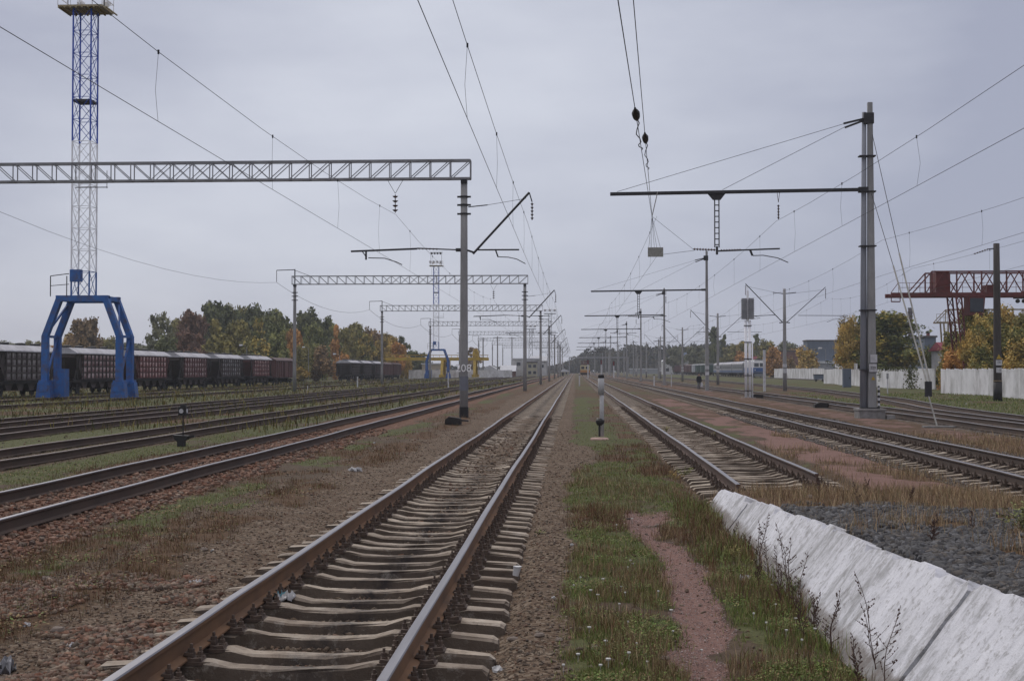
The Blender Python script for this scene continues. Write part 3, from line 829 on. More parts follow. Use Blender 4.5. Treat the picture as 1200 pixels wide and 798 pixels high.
def left_gantry(name, label):
    g = empty('catenary_gantry', (XL, 0, 0), 0, label, 'gantry', 'lattice gantries over the left tracks')
    for x in (0, XG-XL):
        mb = MB(); conc_pole(mb, x, 0, -.3, 10.05, .185, .14)
        p = mb.obj('mast', M['pole'], g, True)
        for z in (8.62, 9.0, 9.35):
            mb = MB(); mb.lathe([(.19, z), (.19, z+.07)], (x, 0, 0), 12); mb.box(x-.29, x+.29, -.05, .05, z, z+.07); mb.obj('clamp', M['dsteel'], p)
        mb = MB(); mb.box(x-.13, x+.13, -.2, .2, 9.95, 10.1); mb.obj('head_plate', M['dsteel'], p)
    mb = MB(); lattice_beam(mb, XG-XL-.25, .28, 0, 10.16, 10.93, .45, 26, .048)
    mb.obj('truss_beam', M['galv'], g)
    # side bracket with feeder line at the far mast
    xb = XG-XL
    mb = MB()
    mb.bar((xb, 0, 10.1), (xb, 0, 11.6), .09); mb.bar((xb, 0, 11.55), (xb-1.75, 0, 11.5), .07); mb.bar((xb-1.75, 0, 11.5), (xb-1.75, 0, 10.4), .045)
    mb.bar((xb, 0, 11.5), (xb+1.6, 0, 10.9), .04)
    mb.obj('feeder_bracket', M['dsteel'], g)
    # cantilever to the left (track A)
    mb = MB()
    mb.bar((-.15, 0, 7.12), (-2.0, 0, 7.2), .05); mb.bar((-2.0, 0, 7.18), (-4.85, 0, 7.08), .075)
    mb.bar((-4.2, 0, 7.1), (-4.2, 0, 6.72), .07); mb.bar((-4.38, 0, 7.1), (-4.2, 0, 6.85), .04)
    mb.tube([(-4.1, 0, 6.8), (-3.4, 0, 6.78), (-2.9, 0, 6.62), (-2.65, 0, 6.5)], .022, 6)
    mb.bar((-.35, 0, 7.12), (0, 0, 7.12), .14)
    mb.obj('cantilever_arm', M['dsteel'], g)
    mb = MB(); disc_insul(mb, (-1.1, 0, 7.16), .9, 6, .05, (-1, 0, 0.03)); mb.obj('insulator', M['porc'], g)
    # cantilever to the right (main track)
    mb = MB()
    mb.tube([(.38, 0, 6.95), (2.78, 0, 9.55)], .05, 8)
    mb.bar((.15, 0, 7.1), (.45, 0, 7.0), .08)
    mb.bar((.55, 0, 7.12), (2.35, 0, 7.12), .06)
    mb.bar((1.35, 0, 7.1), (1.45, 0, 6.82), .06); mb.tube([(1.45, 0, 6.82), (1.9, 0, 6.8), (2.25, 0, 6.72), (2.62, 0, 6.52)], .02, 6)
    mb.bar((.18, 0, 8.95), (1.0, 0, 9.03), .04); mb.bar((1.0, 0, 9.03), (2.65, 0, 9.3), .016)
    mb.bar((2.78, 0, 9.55), (2.9, 0, 9.15), .05)
    mb.obj('cantilever_arm', M['dsteel'], g)
    mb = MB(); disc_insul(mb, (2.9, 0, 9.12), .75, 5, .07); mb.obj('insulator', M['porc'], g)
    # suspension string under the beam for track A
    mb = MB(); mb.bar((-3.28, 0, 10.12), (-2.95, 0, 9.55), .018); mb.bar((-2.62, 0, 10.12), (-2.95, 0, 9.55), .018); mb.obj('hanger', M['wire'], g)
    mb = MB(); disc_insul(mb, (-2.95, 0, 9.5), .78, 4, .13); mb.obj('insulator', M['porc'], g)
    return g
ordn = ['nearest', 'second', 'third', 'fourth', 'fifth', 'sixth', 'seventh', 'eighth']
g0 = left_gantry('g', 'nearest lattice gantry, its concrete mast numbered in white in front of the yellow crane')
for i, y in enumerate(ST):
    g = g0 if i == 0 else copy_tree(g0)
    g.location = (XL, y, 0)
    if i: g['label'] = '%s lattice gantry along the left of the main track, counted from the foreground' % ordn[i]
def text_obj(txt, size, m, parent, loc, rot=(math.pi/2, 0, 0), name='number', ext=.004):
    cu = bpy.data.curves.new('txt', 'FONT'); cu.body = txt; cu.size = size; cu.extrude = ext; cu.align_x = 'CENTER'; cu.align_y = 'CENTER'; cu.resolution_u = 3
    tmp = bpy.data.objects.new('txt', cu)
    dg = bpy.context.evaluated_depsgraph_get()
    COL.objects.link(tmp); dg.update()
    me = bpy.data.meshes.new_from_object(tmp.evaluated_get(dg)); bpy.data.objects.remove(tmp)
    me.materials.clear(); me.materials.append(m)
    o = link(name, me, parent, loc); o.rotation_euler = rot
    return o
mast0 = KIDS[g0.name][0]
text_obj('208', .46, M['bright'], mast0, (0, -.187, 2.08))
mb = MB(); mb.lathe([(.197, -.06), (.197, .45)], (0, 0, 0), 14); mb.obj('tarred_foot', M['black'], mast0)
mb = MB(); mb.lathe([(.190, 1.15), (.188, 1.75)], (0, 0, 0), 14); M['greyband'] = mat('grey_blue_band', (.17,.18,.21), (.13,.135,.16), 3, .8); mb.obj('painted_band', M['greyband'], mast0)
for i, g in enumerate(ST[1:4]):
    pass

# ------------------------------------------------------------------ right masts with long arms
XRM = 12.45
def right_mast(label, double):
    g = empty('catenary_mast', (XRM, 0, 0), 0, label, 'catenary mast', 'concrete masts with long arms over the right tracks')
    mb = MB(); hp = 13.3
    mb.prism([(-.30, -.2), (.06, -.2), (.06, .2), (-.30, .2)], 'z', -.1, .2) if False else None
    # tapered square-ish pole
    vs = []
    for z, w in ((-.2, .36), (hp, .20)):
        for a, b in ((-w/2+.04, -w/2), (w/2-.04, -w/2), (w/2, -w/2+.04), (w/2, w/2-.04), (w/2-.04, w/2), (-w/2+.04, w/2), (-w/2, w/2-.04), (-w/2, -w/2+.04)): vs.append((a, b, z))
    mb.add(vs, [(7,6,5,4,3,2,1,0), tuple(range(8, 16))] + [(i, (i+1) % 8, 8+(i+1) % 8, 8+i) for i in range(8)])
    pole = mb.obj('mast', M['pole'], g)
    if double:
        mb = MB(); mb.tube([(-.32, .12, -.2), (-.29, .1, 6), (-.23, .05, 12.9)], .165, 14, .09); mb.obj('mast', M['pole_blue'], g, True)
        mb = MB(); mb.prism([(-.62, -.45), (.45, -.45), (.45, .5), (-.62, .5)], 'z', -.15, .32); mb.prism([(-.66, -.49), (.49, -.49), (.49, .54), (-.66, .54)], 'z', .32, .40)
        mb.box(.5, .85, -.5, -.1, -.1, .14); mb.obj('foundation', M['found'], g)
        for z in (.4, 2, 4.5, 7.2, 9.5, 11): mb = MB(); mb.box(-.48, .2, -.19, .19, z, z+.05); mb.obj('clamp', M['dsteel'], g)
    else:
        mb = MB(); mb.box(-.45, .45, -.4, .4, -.12, .1); mb.obj('foundation', M['found'], g)
    # long arm (two channel bars)
    mb = MB()
    for yy in (-.07, .07): mb.bar((-.1, yy, 9.62), (-10.95, yy, 9.50), .045, .13)
    for i in range(12): mb.bar((-.6-i*.93, -.07, 9.6-i*.0102), (-.6-i*.93, .07, 9.6-i*.0102), .05)
    mb.prism([(-6.9, 9.58), (-6.0, 9.58), (-6.28, 9.22), (-6.6, 9.22)], 'y', -.05, .05)
    mb.bar((-.5, 0, 9.62), (0, 0, 9.62), .2)
    mb.obj('arm', M['dsteel'], g)
    mb = MB()
    mb.bar((-1.05, 0, 12.42), (-10.65, 0, 9.6), .017); mb.bar((-1.0, 0, 12.3), (-6.2, 0, 9.65), .017)
    mb.obj('stay_wire', M['wire'], g)
    mb = MB(); mb.bar((-.1, 0, 12.65), (-1.1, 0, 12.42), .08); mb.bar((-.1, 0, 12.6), (-1.05, 0, 12.25), .08); mb.box(-.28, .14, -.14, .14, 12.4, 12.85); mb.obj('stay_bracket', M['dsteel'], g)
    # hanging strut and registration bar
    mb = MB()
    for xx in (-6.53, -6.35): mb.bar((xx, 0, 9.25), (xx, 0, 7.2), .045)
    for i in range(8): mb.bar((-6.53, 0, 9.0-i*.24), (-6.35, 0, 9.0-i*.24), .04)
    mb.bar((-6.44, 0, 7.25), (-6.44, 0, 6.9), .09)
    mb.bar((-6.4, 0, 7.05), (-3.8, 0, 7.14), .06)
    mb.bar((-5.05, 0, 7.1), (-4.95, 0, 6.85), .08); mb.tube([(-4.95, 0, 6.85), (-4.5, 0, 6.86), (-3.9, 0, 6.75), (-3.45, 0, 6.55)], .02, 6)
    mb.obj('hanging_strut', M['dsteel'], g)
    mb = MB(); disc_insul(mb, (-6.5, 0, 7.1), .95, 8, .06, (-1, 0, .04)); disc_insul(mb, (-6.3, 0, 7.07), .9, 8, .06, (1, 0, .03)); mb.obj('insulator', M['porc'], g)
    mb = MB(); mb.bar((-3.9, 0, 9.5), (-3.85, 0, 9.1), .02); mb.bar((-3.8, 0, 9.5), (-3.85, 0, 9.1), .02); disc_insul(mb, (-3.85, 0, 9.0), .62, 5, .055); mb.obj('insulator', M['porc'], g)
    return g
M['pole_blue'] = mat('bluish_concrete', (.27,.28,.31), (.19,.20,.225), 2.0, .9, stretch=(1,1,.3), bump=.3, bsc=25)
gm = right_mast('tall double concrete pole on a block foundation, nearest mast on the right', True)
gm.location = (XRM, 53.8, 0)
# plates on the big mast
mb = MB(); mb.box(-.09, .19, -.20, -.18, 2.32, 2.66); mb.obj('sign_plate', M['white'], gm)
mb = MB(); mb.box(-.15, .17, -.205, -.185, 1.93, 2.27); pl = mb.obj('number_plate', M['white'], gm)
mb = MB(); mb.box(-.17, .19, -.186, -.180, 1.905, 2.295); mb.obj('plate_frame', M['black'], gm)
text_obj('229', .15, M['black'], pl, (.01, -.209, 2.1))
mb = MB(); mb.add([(-.06, -.19, 1.6), (.10, -.19, 1.6), (.02, -.19, 1.76), (-.06, -.175, 1.6), (.10, -.175, 1.6), (.02, -.175, 1.76)], [(0,1,2), (5,4,3), (0,3,4,1), (1,4,5,2), (2,5,3,0)]); mb.obj('warning_triangle', M['yellow'], gm)
mb = MB(); mb.tube([(.24, -.2, .4), (.24, -.2, 1.35)], .045, 8); st = mb.obj('marker_tube', M['black'], gm)
for i in range(4): mb = MB(); mb.tube([(.24, -.2, .52+i*.22), (.24, -.2, .63+i*.22)], .052, 8); mb.obj('white_ring', M['white'], st)
gm1 = right_mast('single-pole mast with a long arm beside the man with a white bag', False)
for i, y in enumerate(ST[1:]):
    g = gm1 if i == 0 else copy_tree(gm1)
    g.location = (XRM + (0 if i < 1 else -.2*i), y+1.5, 0)
    if i: g['label'] = '%s of the masts with long arms right of the main track, counted from the foreground' % ordn[i+1]
# striped bands on masts
for g, zz in ((gm1, 2.0),):
    for z in (1.55, 2.1): mb = MB(); mb.box(-.18, .18, -.19, -.175, z, z+.32); mb.obj('white_mark', M['white'], g)

# anchor stays of the big mast
for k, (zt, xb, yb) in enumerate(((9.9, 12.75, 46.0), (7.6, 12.62, 46.6))):
    pass
a = empty('anchor_stay', (12.7, 46.2, 0), 0, 'pair of slanting steel stays anchoring the big double mast to the ground', 'guy stay')
mb = MB(); A0 = Vector((12.5, 53.6, 11.9)) - Vector((12.7, 46.2, 0)); A1 = Vector((12.45, 53.6, 9.4)) - Vector((12.7, 46.2, 0))
B0 = Vector((.0, 0, 1.6)); 
mb.tube([A0, A0.lerp(B0, .52)], .014, 6); mb.tube([A1, A1.lerp(B0, .42)], .014, 6); mb.obj('wire', M['wire'], a)
M['rod'] = mat('weathered_light_steel', (.36,.355,.32), (.22,.21,.19), 3, .7)
mb = MB(); mb.tube([A0.lerp(B0, .52), B0 + Vector((.06, 0, 0))], .032, 8); mb.tube([A1.lerp(B0, .42), B0 - Vector((.06, 0, 0))], .032, 8)
mb.obj('rod', M['rod'], a)
mb = MB(); mb.box(-.12, .12, -.04, .04, 1.05, 1.6); mb.obj('turnbuckle', M['dsteel'], a)
mb = MB(); mb.tube([(.0, 0, 1.1), (.18, -.55, -.1)], .03, 8); mb.obj('anchor_rod', M['rod'], a)
mb = MB(); mb.box(-.35, .75, -.75, -.4, -.1, .03); mb.obj('anchor_block', M['found'], a)

# ------------------------------------------------------------------ masts with arms to both sides
XN = 19.9
def twin_mast(label):
    g = empty('catenary_mast', (XN, 0, 0), 0, label, 'catenary mast', 'concrete masts with raised arms on both sides')
    mb = MB(); conc_pole(mb, 0, 0, -.2, 9.8, .20, .13); mb.obj('mast', M['pole'], g, True)
    for s, L, z in ((-1, 3.7, 10.3), (1, 3.9, 9.95)):
        mb = MB()
        for o in ((-.07, .07) if s < 0 else (0,)): mb.tube([(s*.2, o, 6.6), (s*L, o, z)], .035, 6)
        mb.bar((0, 0, 6.6), (s*.5, 0, 6.55), .09)
        mb.obj('raised_arm', M['dsteel'], g)
        mb = MB(); mb.bar((s*.15, 0, 9.3), (s*L*.97, 0, z-.25), .02); mb.bar((s*.1, 0, 9.35), (s*1.1, 0, 9.45), .06); mb.obj('stay_wire', M['wire'], g)
        mb = MB()
        if s > 0: mb.bar((1.3, 0, 7.25), (6.0, 0, 7.22), .05); mb.tube([(5.6, 0, 7.2), (5.5, 0, 6.95), (4.6, 0, 6.85), (4.0, 0, 6.6)], .02, 6)
        else: mb.bar((-.9, 0, 7.3), (-2.9, 0, 7.2), .06); mb.tube([(-2.9, 0, 7.2), (-2.3, 0, 7.0), (-3.2, 0, 6.9)], .02, 6)
        mb.obj('registration_bar', M['dsteel'], g)
        mb = MB(); disc_insul(mb, (s*L, 0, z-.15), .95, 5, .06); mb.obj('insulator', M['porc'], g)
    mb = MB(); mb.lathe([(.206, 1.75), (.203, 2.15)], (0, 0, 0), 12); mb.lathe([(.206, 2.3), (.203, 2.6)], (0, 0, 0), 12); mb.obj('white_band', M['white'], g)
    return g
tm = twin_mast('nearest mast with raised arms on both sides, left of the grey-blue factory hall')
for i, y in enumerate((122.0, 174, 231, 290, 348, 406)):
    g = tm if i == 0 else copy_tree(tm)
    g.location = (gx(917, 122) if i == 0 else XN-.4, y, 0)
    if i: g['label'] = '%s of the masts with raised arms both sides, counted from the grey-blue hall' % ordn[i]

# ------------------------------------------------------------------ wires
def cat_line(label, stations, cz=6.6, mz=8.3, sag=.9, drops=7, r=.0062, dmax=6):
    """stations: list of (x, y[, mz, cz]); messenger hangs between them"""
    x0, y0 = stations[0][0], stations[0][1]
    root = empty('overhead_wires', (x0, y0, 0), 0, label, 'overhead wire')
    mc = MB(); mm = MB(); cp = []; mp_ = []
    nd = 0
    for i in range(len(stations)-1):
        a, b = stations[i], stations[i+1]
        N = 8; far = max(a[1], 20)
        rr = r*(1 + max(0, (far-90))/110.0)
        pc = []; pm = []
        for j in range(N+1):
            t = j/N
            x = a[0]+(b[0]-a[0])*t - x0; y = a[1]+(b[1]-a[1])*t - y0
            ca = a[3] if len(a) > 3 else cz; cb = b[3] if len(b) > 3 else cz
            ma = a[2] if len(a) > 2 else mz; mb_ = b[2] if len(b) > 2 else mz
            s = sag*(1 if b[1] - a[1] > 40 else .35)
            pc.append((x, y, ca+(cb-ca)*t - .03*4*t*(1-t)))
            pm.append((x, y, ma+(mb_-ma)*t - s*4*t*(1-t)))
        mc.tube(pc, rr, 5); mm.tube(pm, rr, 5)
        if nd < dmax:
            nd += 1
            for q in range(drops):
                t = (q+.5)/drops
                j = t*N; j0 = int(j); f = j-j0
                A = Vector(pm[j0]).lerp(Vector(pm[min(N, j0+1)]), f); B = Vector(pc[j0]).lerp(Vector(pc[min(N, j0+1)]), f)
                md = MB(); mid = A.lerp(B, .55) + Vector((random.uniform(-.06, .06), random.uniform(-.12, .12), 0))
                md.tube([A, mid, B], .0035*(1 + max(0, far-90)/150), 4); md.lathe([(.02, -.04), (.02, .04)], (A.x, A.y, A.z), 5)
                md.obj('dropper', M['wire'], root)
    mc.obj('contact_wire', M['wire'], root); mm.obj('messenger_wire', M['wire'], root)
    return root
lx = [(-1.9, -8), (-2.0, 53.5), (-1.85, 118.7)] + [(-1.95, y) for y in ST[2:]]
cat_line('catenary wires above the main track', lx, sag=.35, mz=8.25)
lx = [(-7.65, -8), (-7.65, 53.5), (-7.65, 118.7)] + [(-7.6, y) for y in ST[2:]]
cat_line('catenary wires above the red-ballasted track on the left, hung from the lattice gantries', lx, mz=8.65, sag=.8)
lx = [(8.45, -8), (8.5, 53.8), (8.5, 120)] + [(8.4, y) for y in ST[2:]]
cat_line('catenary wires above the first through track on the right', lx, mz=8.3, sag=.55)
lx = [(14.4, -8), (14.4, 60), (16.2, 122, 8.9, 6.8), (15.8, 174)] + [(15.6, y) for y in ST[3:7]]
cat_line('catenary wires above the track behind the double mast', lx, mz=8.1, sag=.7, cz=6.45)
lx = [(17.2, 0), (20.5, 78), (24.2, 122, 8.9, 6.8), (24, 174)] + [(23.5, y) for y in ST[3:7]]
cat_line('catenary wires above the rightmost track near the white wall', lx, mz=8.2, sag=.7)
lx = [(3.3, 51.0, 8.2, 6.6), (3.3, 118.7), (3.3, 173)] + [(3.3, y) for y in ST[3:]]
cat_line('catenary wires above the short track, beyond the hanging plate', lx, mz=8.2, sag=.5)
# anchored wire ends above the short track
root = empty('overhead_wires', (3.1, 51, 8.2), 0, 'two terminating wires with strain insulators left of the long arm', 'overhead wire')
J = Vector((0, 0, 0))
W1 = Vector((gx(743, 21.3), 21.3, gz(0, 21.3))) - Vector((3.1, 51, 8.2)); W2 = Vector((gx(725, 17.7), 17.7, gz(0, 17.7))) - Vector((3.1, 51, 8.2))
for Wd, t in ((W1, .575), (W2, .72)):
    mb = MB(); mb.tube([J, Wd*1.9], .009, 5); mb.obj('wire', M['wire'], root)
    mb = MB(); c = Wd*t; d = Wd.normalized()
    prof = [(.02, -.75), (.045, -.6), (.07, -.4), (.088, -.12), (.088, .15), (.055, .42), (.03, .6), (.02, .8)]
    for (ra, za_), (rb, zb_) in zip(prof[:-1], prof[1:]): mb.tube([c+d*za_, c+d*zb_], ra, 9, rb)
    mb.obj('insulator', M['black'], root)
    mb = MB()
    pts = [c + d*(-.3) + Vector((math.sin(i*1.7)*.05, 0, -.0)) - d*(i*.55) + Vector((0, 0, -.14*math.sin(i*math.pi/9))) for i in range(10)]
    mb.tube(pts, .012, 5); mb.obj('jumper', M['wire'], root)
mb = MB()
for q in (-.24, -.12, 0, .1, .26): mb.tube([(0, 0, -.0), (q+.1, .02, -1.35)], .006, 4)
mb.tube([(0, 0, 0), (3.3-3.1+.2, 2.6, 1.35)], .02, 5)
mb.tube([(0, 0, 0), (5.05-3.1, 2.8, -1.1)], .008, 4); mb.tube([(.35, .0, -1.55), (5.05-3.1, 2.8, -1.12)], .008, 4)
mb.obj('bridle', M['wire'], root)
mb = MB(); mb.box(-.31, .31, -.012, .012, -.19, .19)
o = mb.obj('hanging_plate', M['plate'], None, loc=(gx(768, 51), 51.0, gz(296, 51))); tag(o, 'small weathered rectangular plate hanging among the wires above the short track', 'plate')
# feeder on the left gantry brackets
root = empty('feeder_wire', (XG-1.75, 0, 0), 0, 'sagging feeder wire carried on the outer brackets of the left gantries', 'overhead wire')
yy = [-6] + ST[:7]; mb = MB()
for i in range(len(yy)-1):
    pts = []
    for j in range(11):
        t = j/10; pts.append((0, yy[i]+(yy[i+1]-yy[i])*t, 10.35 - (1.35 if i else .9)*4*t*(1-t)))
    mb.tube(pts, .010*(1+max(0, yy[i]-60)/100), 5)
mb.obj('wire', M['wire'], root)

# ------------------------------------------------------------------ lighting towers on blue portals
def light_tower(label, loc, blue=True):
    g = empty('lighting_tower', loc, 0, label, 'lighting tower', 'lattice lighting towers on blue portals')
    W = 2.5; D = 1.0
    for yy, nm in ((-D, 'portal_frame'), (D, 'portal_frame')):
        mb = MB()
        for s in (-1, 1):
            mb.bar((s*W, yy, .9), (s*W, yy, 4.3), .41, .38)
            mb.bar((s*W, yy, 4.25), (s*1.55, yy, 6.75), .41, .38)
        mb.bar((-1.75, yy, 6.75), (1.75, yy, 6.75), .42, .40)
        mb.obj(nm, M['blue'], g)
    for s in (-1, 1):
        mb = MB()
        mb.bar((s*W, -D, 4.25), (s*W, D, 4.25), .16); mb.bar((s*W, -D, 1.3), (s*W, D, 4.2), .12); mb.bar((s*W, -D, 1.2), (s*W, D, 1.2), .2)
        mb.bar((s*W, -D, 4.3), (s*1.7, D, 6.6), .12); mb.bar((s*1.6, -D, 6.75), (s*1.6, D, 6.75), .3)
        mb.bar((s*.62, -D, 6.85), (s*.62, D, 6.85), .22); mb.obj('bracing', M['blue'], g)
    for s in (-1, 1):
        for yy in (-D, D):
            mb = MB()
            mb.prism([(s*W-.38, 1.2), (s*W+.38, 1.2), (s*W+.50, .2), (s*W-.50, .2)], 'y', yy-.32, yy+.32)
            mb.box(s*W-.30, s*W+.30, yy-.36, yy+.36, .6, 1.35)
            t = mb.obj('trolley', M['blue'], g)
            mb = MB(); mb.tube([(s*W-.0-.1, yy, .22), (s*W+.1, yy, .22)], .24, 14); mb.obj('wheel', M['dsteel'], t)
    mb = MB(); mb.box(-W+.35, -W+1.1, -.5, .3, .25, 2.1); mb.obj('equipment_cabinet', M['blue'], g)
    # ladder-like railing on the beam
    mb = MB()
    for x in (-1.85, -.75): mb.bar((x, -D, 6.9), (x, -D, 8.25), .05)
    mb.bar((-1.85, -D, 8.25), (-.6, -D, 8.4), .05); mb.bar((-1.85, -D, 7.6), (-.6, -D, 7.7), .04); mb.obj('railing', M['dsteel'], g)
    h = .61; Z0, Z1 = 6.95, 26.2
    def tower(z0, z1, m):
        mb = MB()
        for a in (-h, h):
            for b in (-h, h): mb.bar((a, b, z0), (a, b, z1), .085)
        n = max(1, round((z1-z0)/1.5)); dz = (z1-z0)/n
        for i in range(n):
            za, zb = z0+i*dz, z0+(i+1)*dz; zm = (za+zb)/2
            for q in (0, 1):
                for s in (-h, h):
                    P = (lambda u, z: (u, s, z)) if q == 0 else (lambda u, z: (s, u, z))
                    mb.bar(P(-h, za), P(h, zb), .03); mb.bar(P(h, za), P(-h, zb), .03); mb.bar(P(-h, zb), P(h, zb), .035)
        mb.obj('lattice_section', m, g)
    tower(Z0, 8.6, M['blue']); tower(8.6, 17.3, M['silver']); tower(17.3, Z1, M['bluetower'])
    mb = MB(); mb.box(-h-.05, .05, -h-.15, -h+.3, 7.9, 8.7); mb.obj('cable_box', M['blue'], g)
    mb = MB(); mb.box(-h, h, -h, h, 19.95, 20.1); mb.obj('rest_platform', M['dsteel'], g); mb = MB(); mb.box(-h*.6, h+1.2, -h-.05, -h+.03, 14.15, 14.2); mb.box(-h*.3, h+1.2, -h-.05, -h+.03, 14.45, 14.49); mb.bar((h+1.15, -h, 14.1), (h+1.15, -h, 15.3), .03); mb.obj('side_bracket', M['dsteel'], g)
    mb = MB(); mb.box(-1.5, 1.5, -1.05, 1.05, 26.2, 26.32)
    for i in range(9): mb.box(-1.5+i*.4, -1.42+i*.4, -1.05, 1.05, 26.12, 26.2)
    pf = mb.obj('platform', M['plank'], g)
    mb = MB()
    for z in (26.85, 27.4):
        for s in (-1, 1): mb.bar((-1.5, s*1.05, z), (1.5, s*1.05, z), .04); mb.bar((s*1.5, -1.05, z), (s*1.5, 1.05, z), .04)
    for x in (-1.5, -.85, 0, .85, 1.5):
        for s in (-1, 1): mb.bar((x, s*1.05, 26.3), (x, s*1.05, 27.4), .04)
    mb.obj('railing', M['silver'], g)
    for k, (x, s) in enumerate(((-1.2, -1), (-.4, -1), (.4, -1), (1.2, -1), (-.9, 1), (.9, 1))):
        mb = MB(); mb.tube([(x, s*1.1, 27.2), (x, s*1.42, 27.05)], .16, 12, .30); mb.obj('floodlight', M['silver'], g)
    mb = MB()
    for s in (-1, 1): mb.bar((s*1.25, 0, 26.3), (s*1.25, 0, 29.4), .06)
    mb.bar((-1.45, 0, 29.4), (1.45, 0, 29.4), .1); mb.bar((-1.45, 0, 29.15), (1.45, 0, 29.15), .06)
    rk = mb.obj('lamp_rack', M['dsteel'], g)
    for x in (-1.0, -.33, .33, 1.0):
        mb = MB(); mb.tube([(x, -.1, 29.3), (x, -.4, 29.1)], .13, 10, .25); mb.obj('floodlight', M['dsteel'], rk)
    for o in KIDS[g.name]:
        if o.name.split('.')[0] in ('lattice_section', 'cable_box', 'rest_platform', 'side_bracket', 'platform', 'railing', 'floodlight', 'lamp_rack'): o.location.x -= .34
    return g
M['plank'] = mat('platform_plank', (.40,.33,.20), (.28,.23,.14), 4, .9)
lt = light_tower('tall silver and blue lattice lighting tower on a blue portal at the left edge', (-32.55, 83.0, 0))
l2 = copy_tree(lt); l2.location = (-31.9, 292, 0); l2['label'] = 'farther lighting tower on a blue portal, in front of the yellow crane'

def plain_tower(label, loc, H, w=.9):
    g = empty('floodlight_tower', loc, 0, label, 'lighting tower', 'slender distant floodlight towers')
    mb = MB()
    for a in (-w, w):
        for b in (-w, w): mb.bar((a, b, 0), (a*.6, b*.6, H), .14)
    n = int(H/2.2)
    for i in range(n):
        za, zb = i*H/n, (i+1)*H/n; f0 = w*(1-.4*i/n); f1 = w*(1-.4*(i+1)/n)
        for s in (-1, 1):
            mb.bar((-f0, s*f0, za), (f1, s*f1, zb), .07); mb.bar((f0, s*f0, za), (-f1, s*f1, zb), .07)
            mb.bar((s*f0, -f0, za), (s*f1, f1, zb), .07)
    mb.obj('lattice_mast', M['galv'], g)
    mb = MB(); mb.box(-2.2, 2.2, -1.2, 1.2, H, H+.2)
    for z in (.9, 1.5): mb.bar((-2.2, -1.2, H+z), (2.2, -1.2, H+z), .1)
    mb.obj('platform', M['dsteel'], g)
    for x in (-1.8, 0, 1.8):
        mb = MB(); mb.tube([(x, -1.2, H+1.6), (x, -1.8, H+1.3)], .3, 8, .5); mb.obj('floodlight', M['silver'], g)
    return g
plain_tower('slender floodlight tower rising just right of the second gantry mast, near the main track', (gx(644.5, 470), 470, 0), gz(368, 470))
plain_tower('slender floodlight tower seen behind the far gantries left of the main track', (gx(622, 520), 520, 0), gz(386, 520))
# ------------------------------------------------------------------ rolling stock
def panel_mat(name, base, light, amt, dark):
    k = NT(name)
    g = k.n('ShaderNodeTexCoord'); oi = k.n('ShaderNodeObjectInfo')
    ad = k.n('ShaderNodeVectorMath', operation='ADD'); k.l(g.outputs['Object'], ad.inputs[0])
    sc = k.n('ShaderNodeVectorMath', operation='SCALE'); cb = k.n('ShaderNodeCombineXYZ'); k.l(oi.outputs['Random'], cb.inputs[0]); k.l(oi.outputs['Random'], cb.inputs[1])
    k.l(cb.outputs[0], sc.inputs[0]); sc.inputs['Scale'].default_value = 37.0; k.l(sc.outputs[0], ad.inputs[1]); P = ad.outputs[0]
    f = k.noise(P, 1.6, 5, .75); f2 = k.noise(P, .5, 3, .6)
    c = k.ramp(f, [(.35, dark), (.6, base)])
    c = k.mix(k.mix(1.0, k.ramp(f, [(.45, 0.0), (.62, 1.0)]), k.ramp(f2, [(.4, amt*.4), (.62, amt)]), 'MULTIPLY'), c, light)
    sp = k.n('ShaderNodeSeparateXYZ'); k.l(g.outputs['Object'], sp.inputs[0])
    a = k.n('ShaderNodeMath', operation='MULTIPLY_ADD'); k.l(sp.outputs[2], a.inputs[0]); a.inputs[1].default_value = 1/.58; a.inputs[2].default_value = -1.46/.58 + 8
    fr = k.n('ShaderNodeMath', operation='FRACT'); k.l(a.outputs[0], fr.inputs[0])
    cell = k.ramp(fr.outputs[0], [(.35, 0.0), (.6, 1.0), (.85, .9), (.95, .2)])
    c = k.mix(k.mix(1.0, cell, k.ramp(f, [(.38, .15), (.55, amt)]), 'MULTIPLY'), c, light)
    k.l(c, k.b.inputs['Base Color']); k.b.inputs['Roughness'].default_value = .8
    return k.mat
M['hop_dark'] = panel_mat('dusty_dark_wagon', (.075,.062,.062), (.42,.41,.43), .9, (.045,.038,.038))
M['hop_red'] = panel_mat('dusty_red_wagon', (.27,.085,.08), (.62,.47,.46), .95, (.18,.06,.058))
M['hop_mix'] = panel_mat('dusty_brown_wagon', (.17,.06,.058), (.55,.45,.45), .9, (.09,.045,.045))
M['hop_brown'] = panel_mat('grey_dusted_wagon', (.09,.070,.070), (.32,.30,.30), .8, (.055,.045,.045))
M['hop_roof'] = mat('dusty_wagon_roof', (.50,.50,.53), (.34,.34,.37), 1.0, .75, dirt=(.13,.12,.12), dsc=.6, damt=.65)
M['hop_end'] = mat('dark_hopper_end', (.075,.06,.056), (.045,.037,.035), 1, .9)
M['box_red'] = mat('red_brown_boxcar', (.125,.042,.04), (.075,.03,.03), 1.2, .8, dirt=(.05,.035,.03), dsc=.5)
M['box_roof'] = mat('boxcar_roof', (.09,.05,.05), (.06,.03,.03), 1, .8)
M['chassis'] = mat('bogie_grime', (.032,.028,.027), (.018,.016,.016), 2, .9)
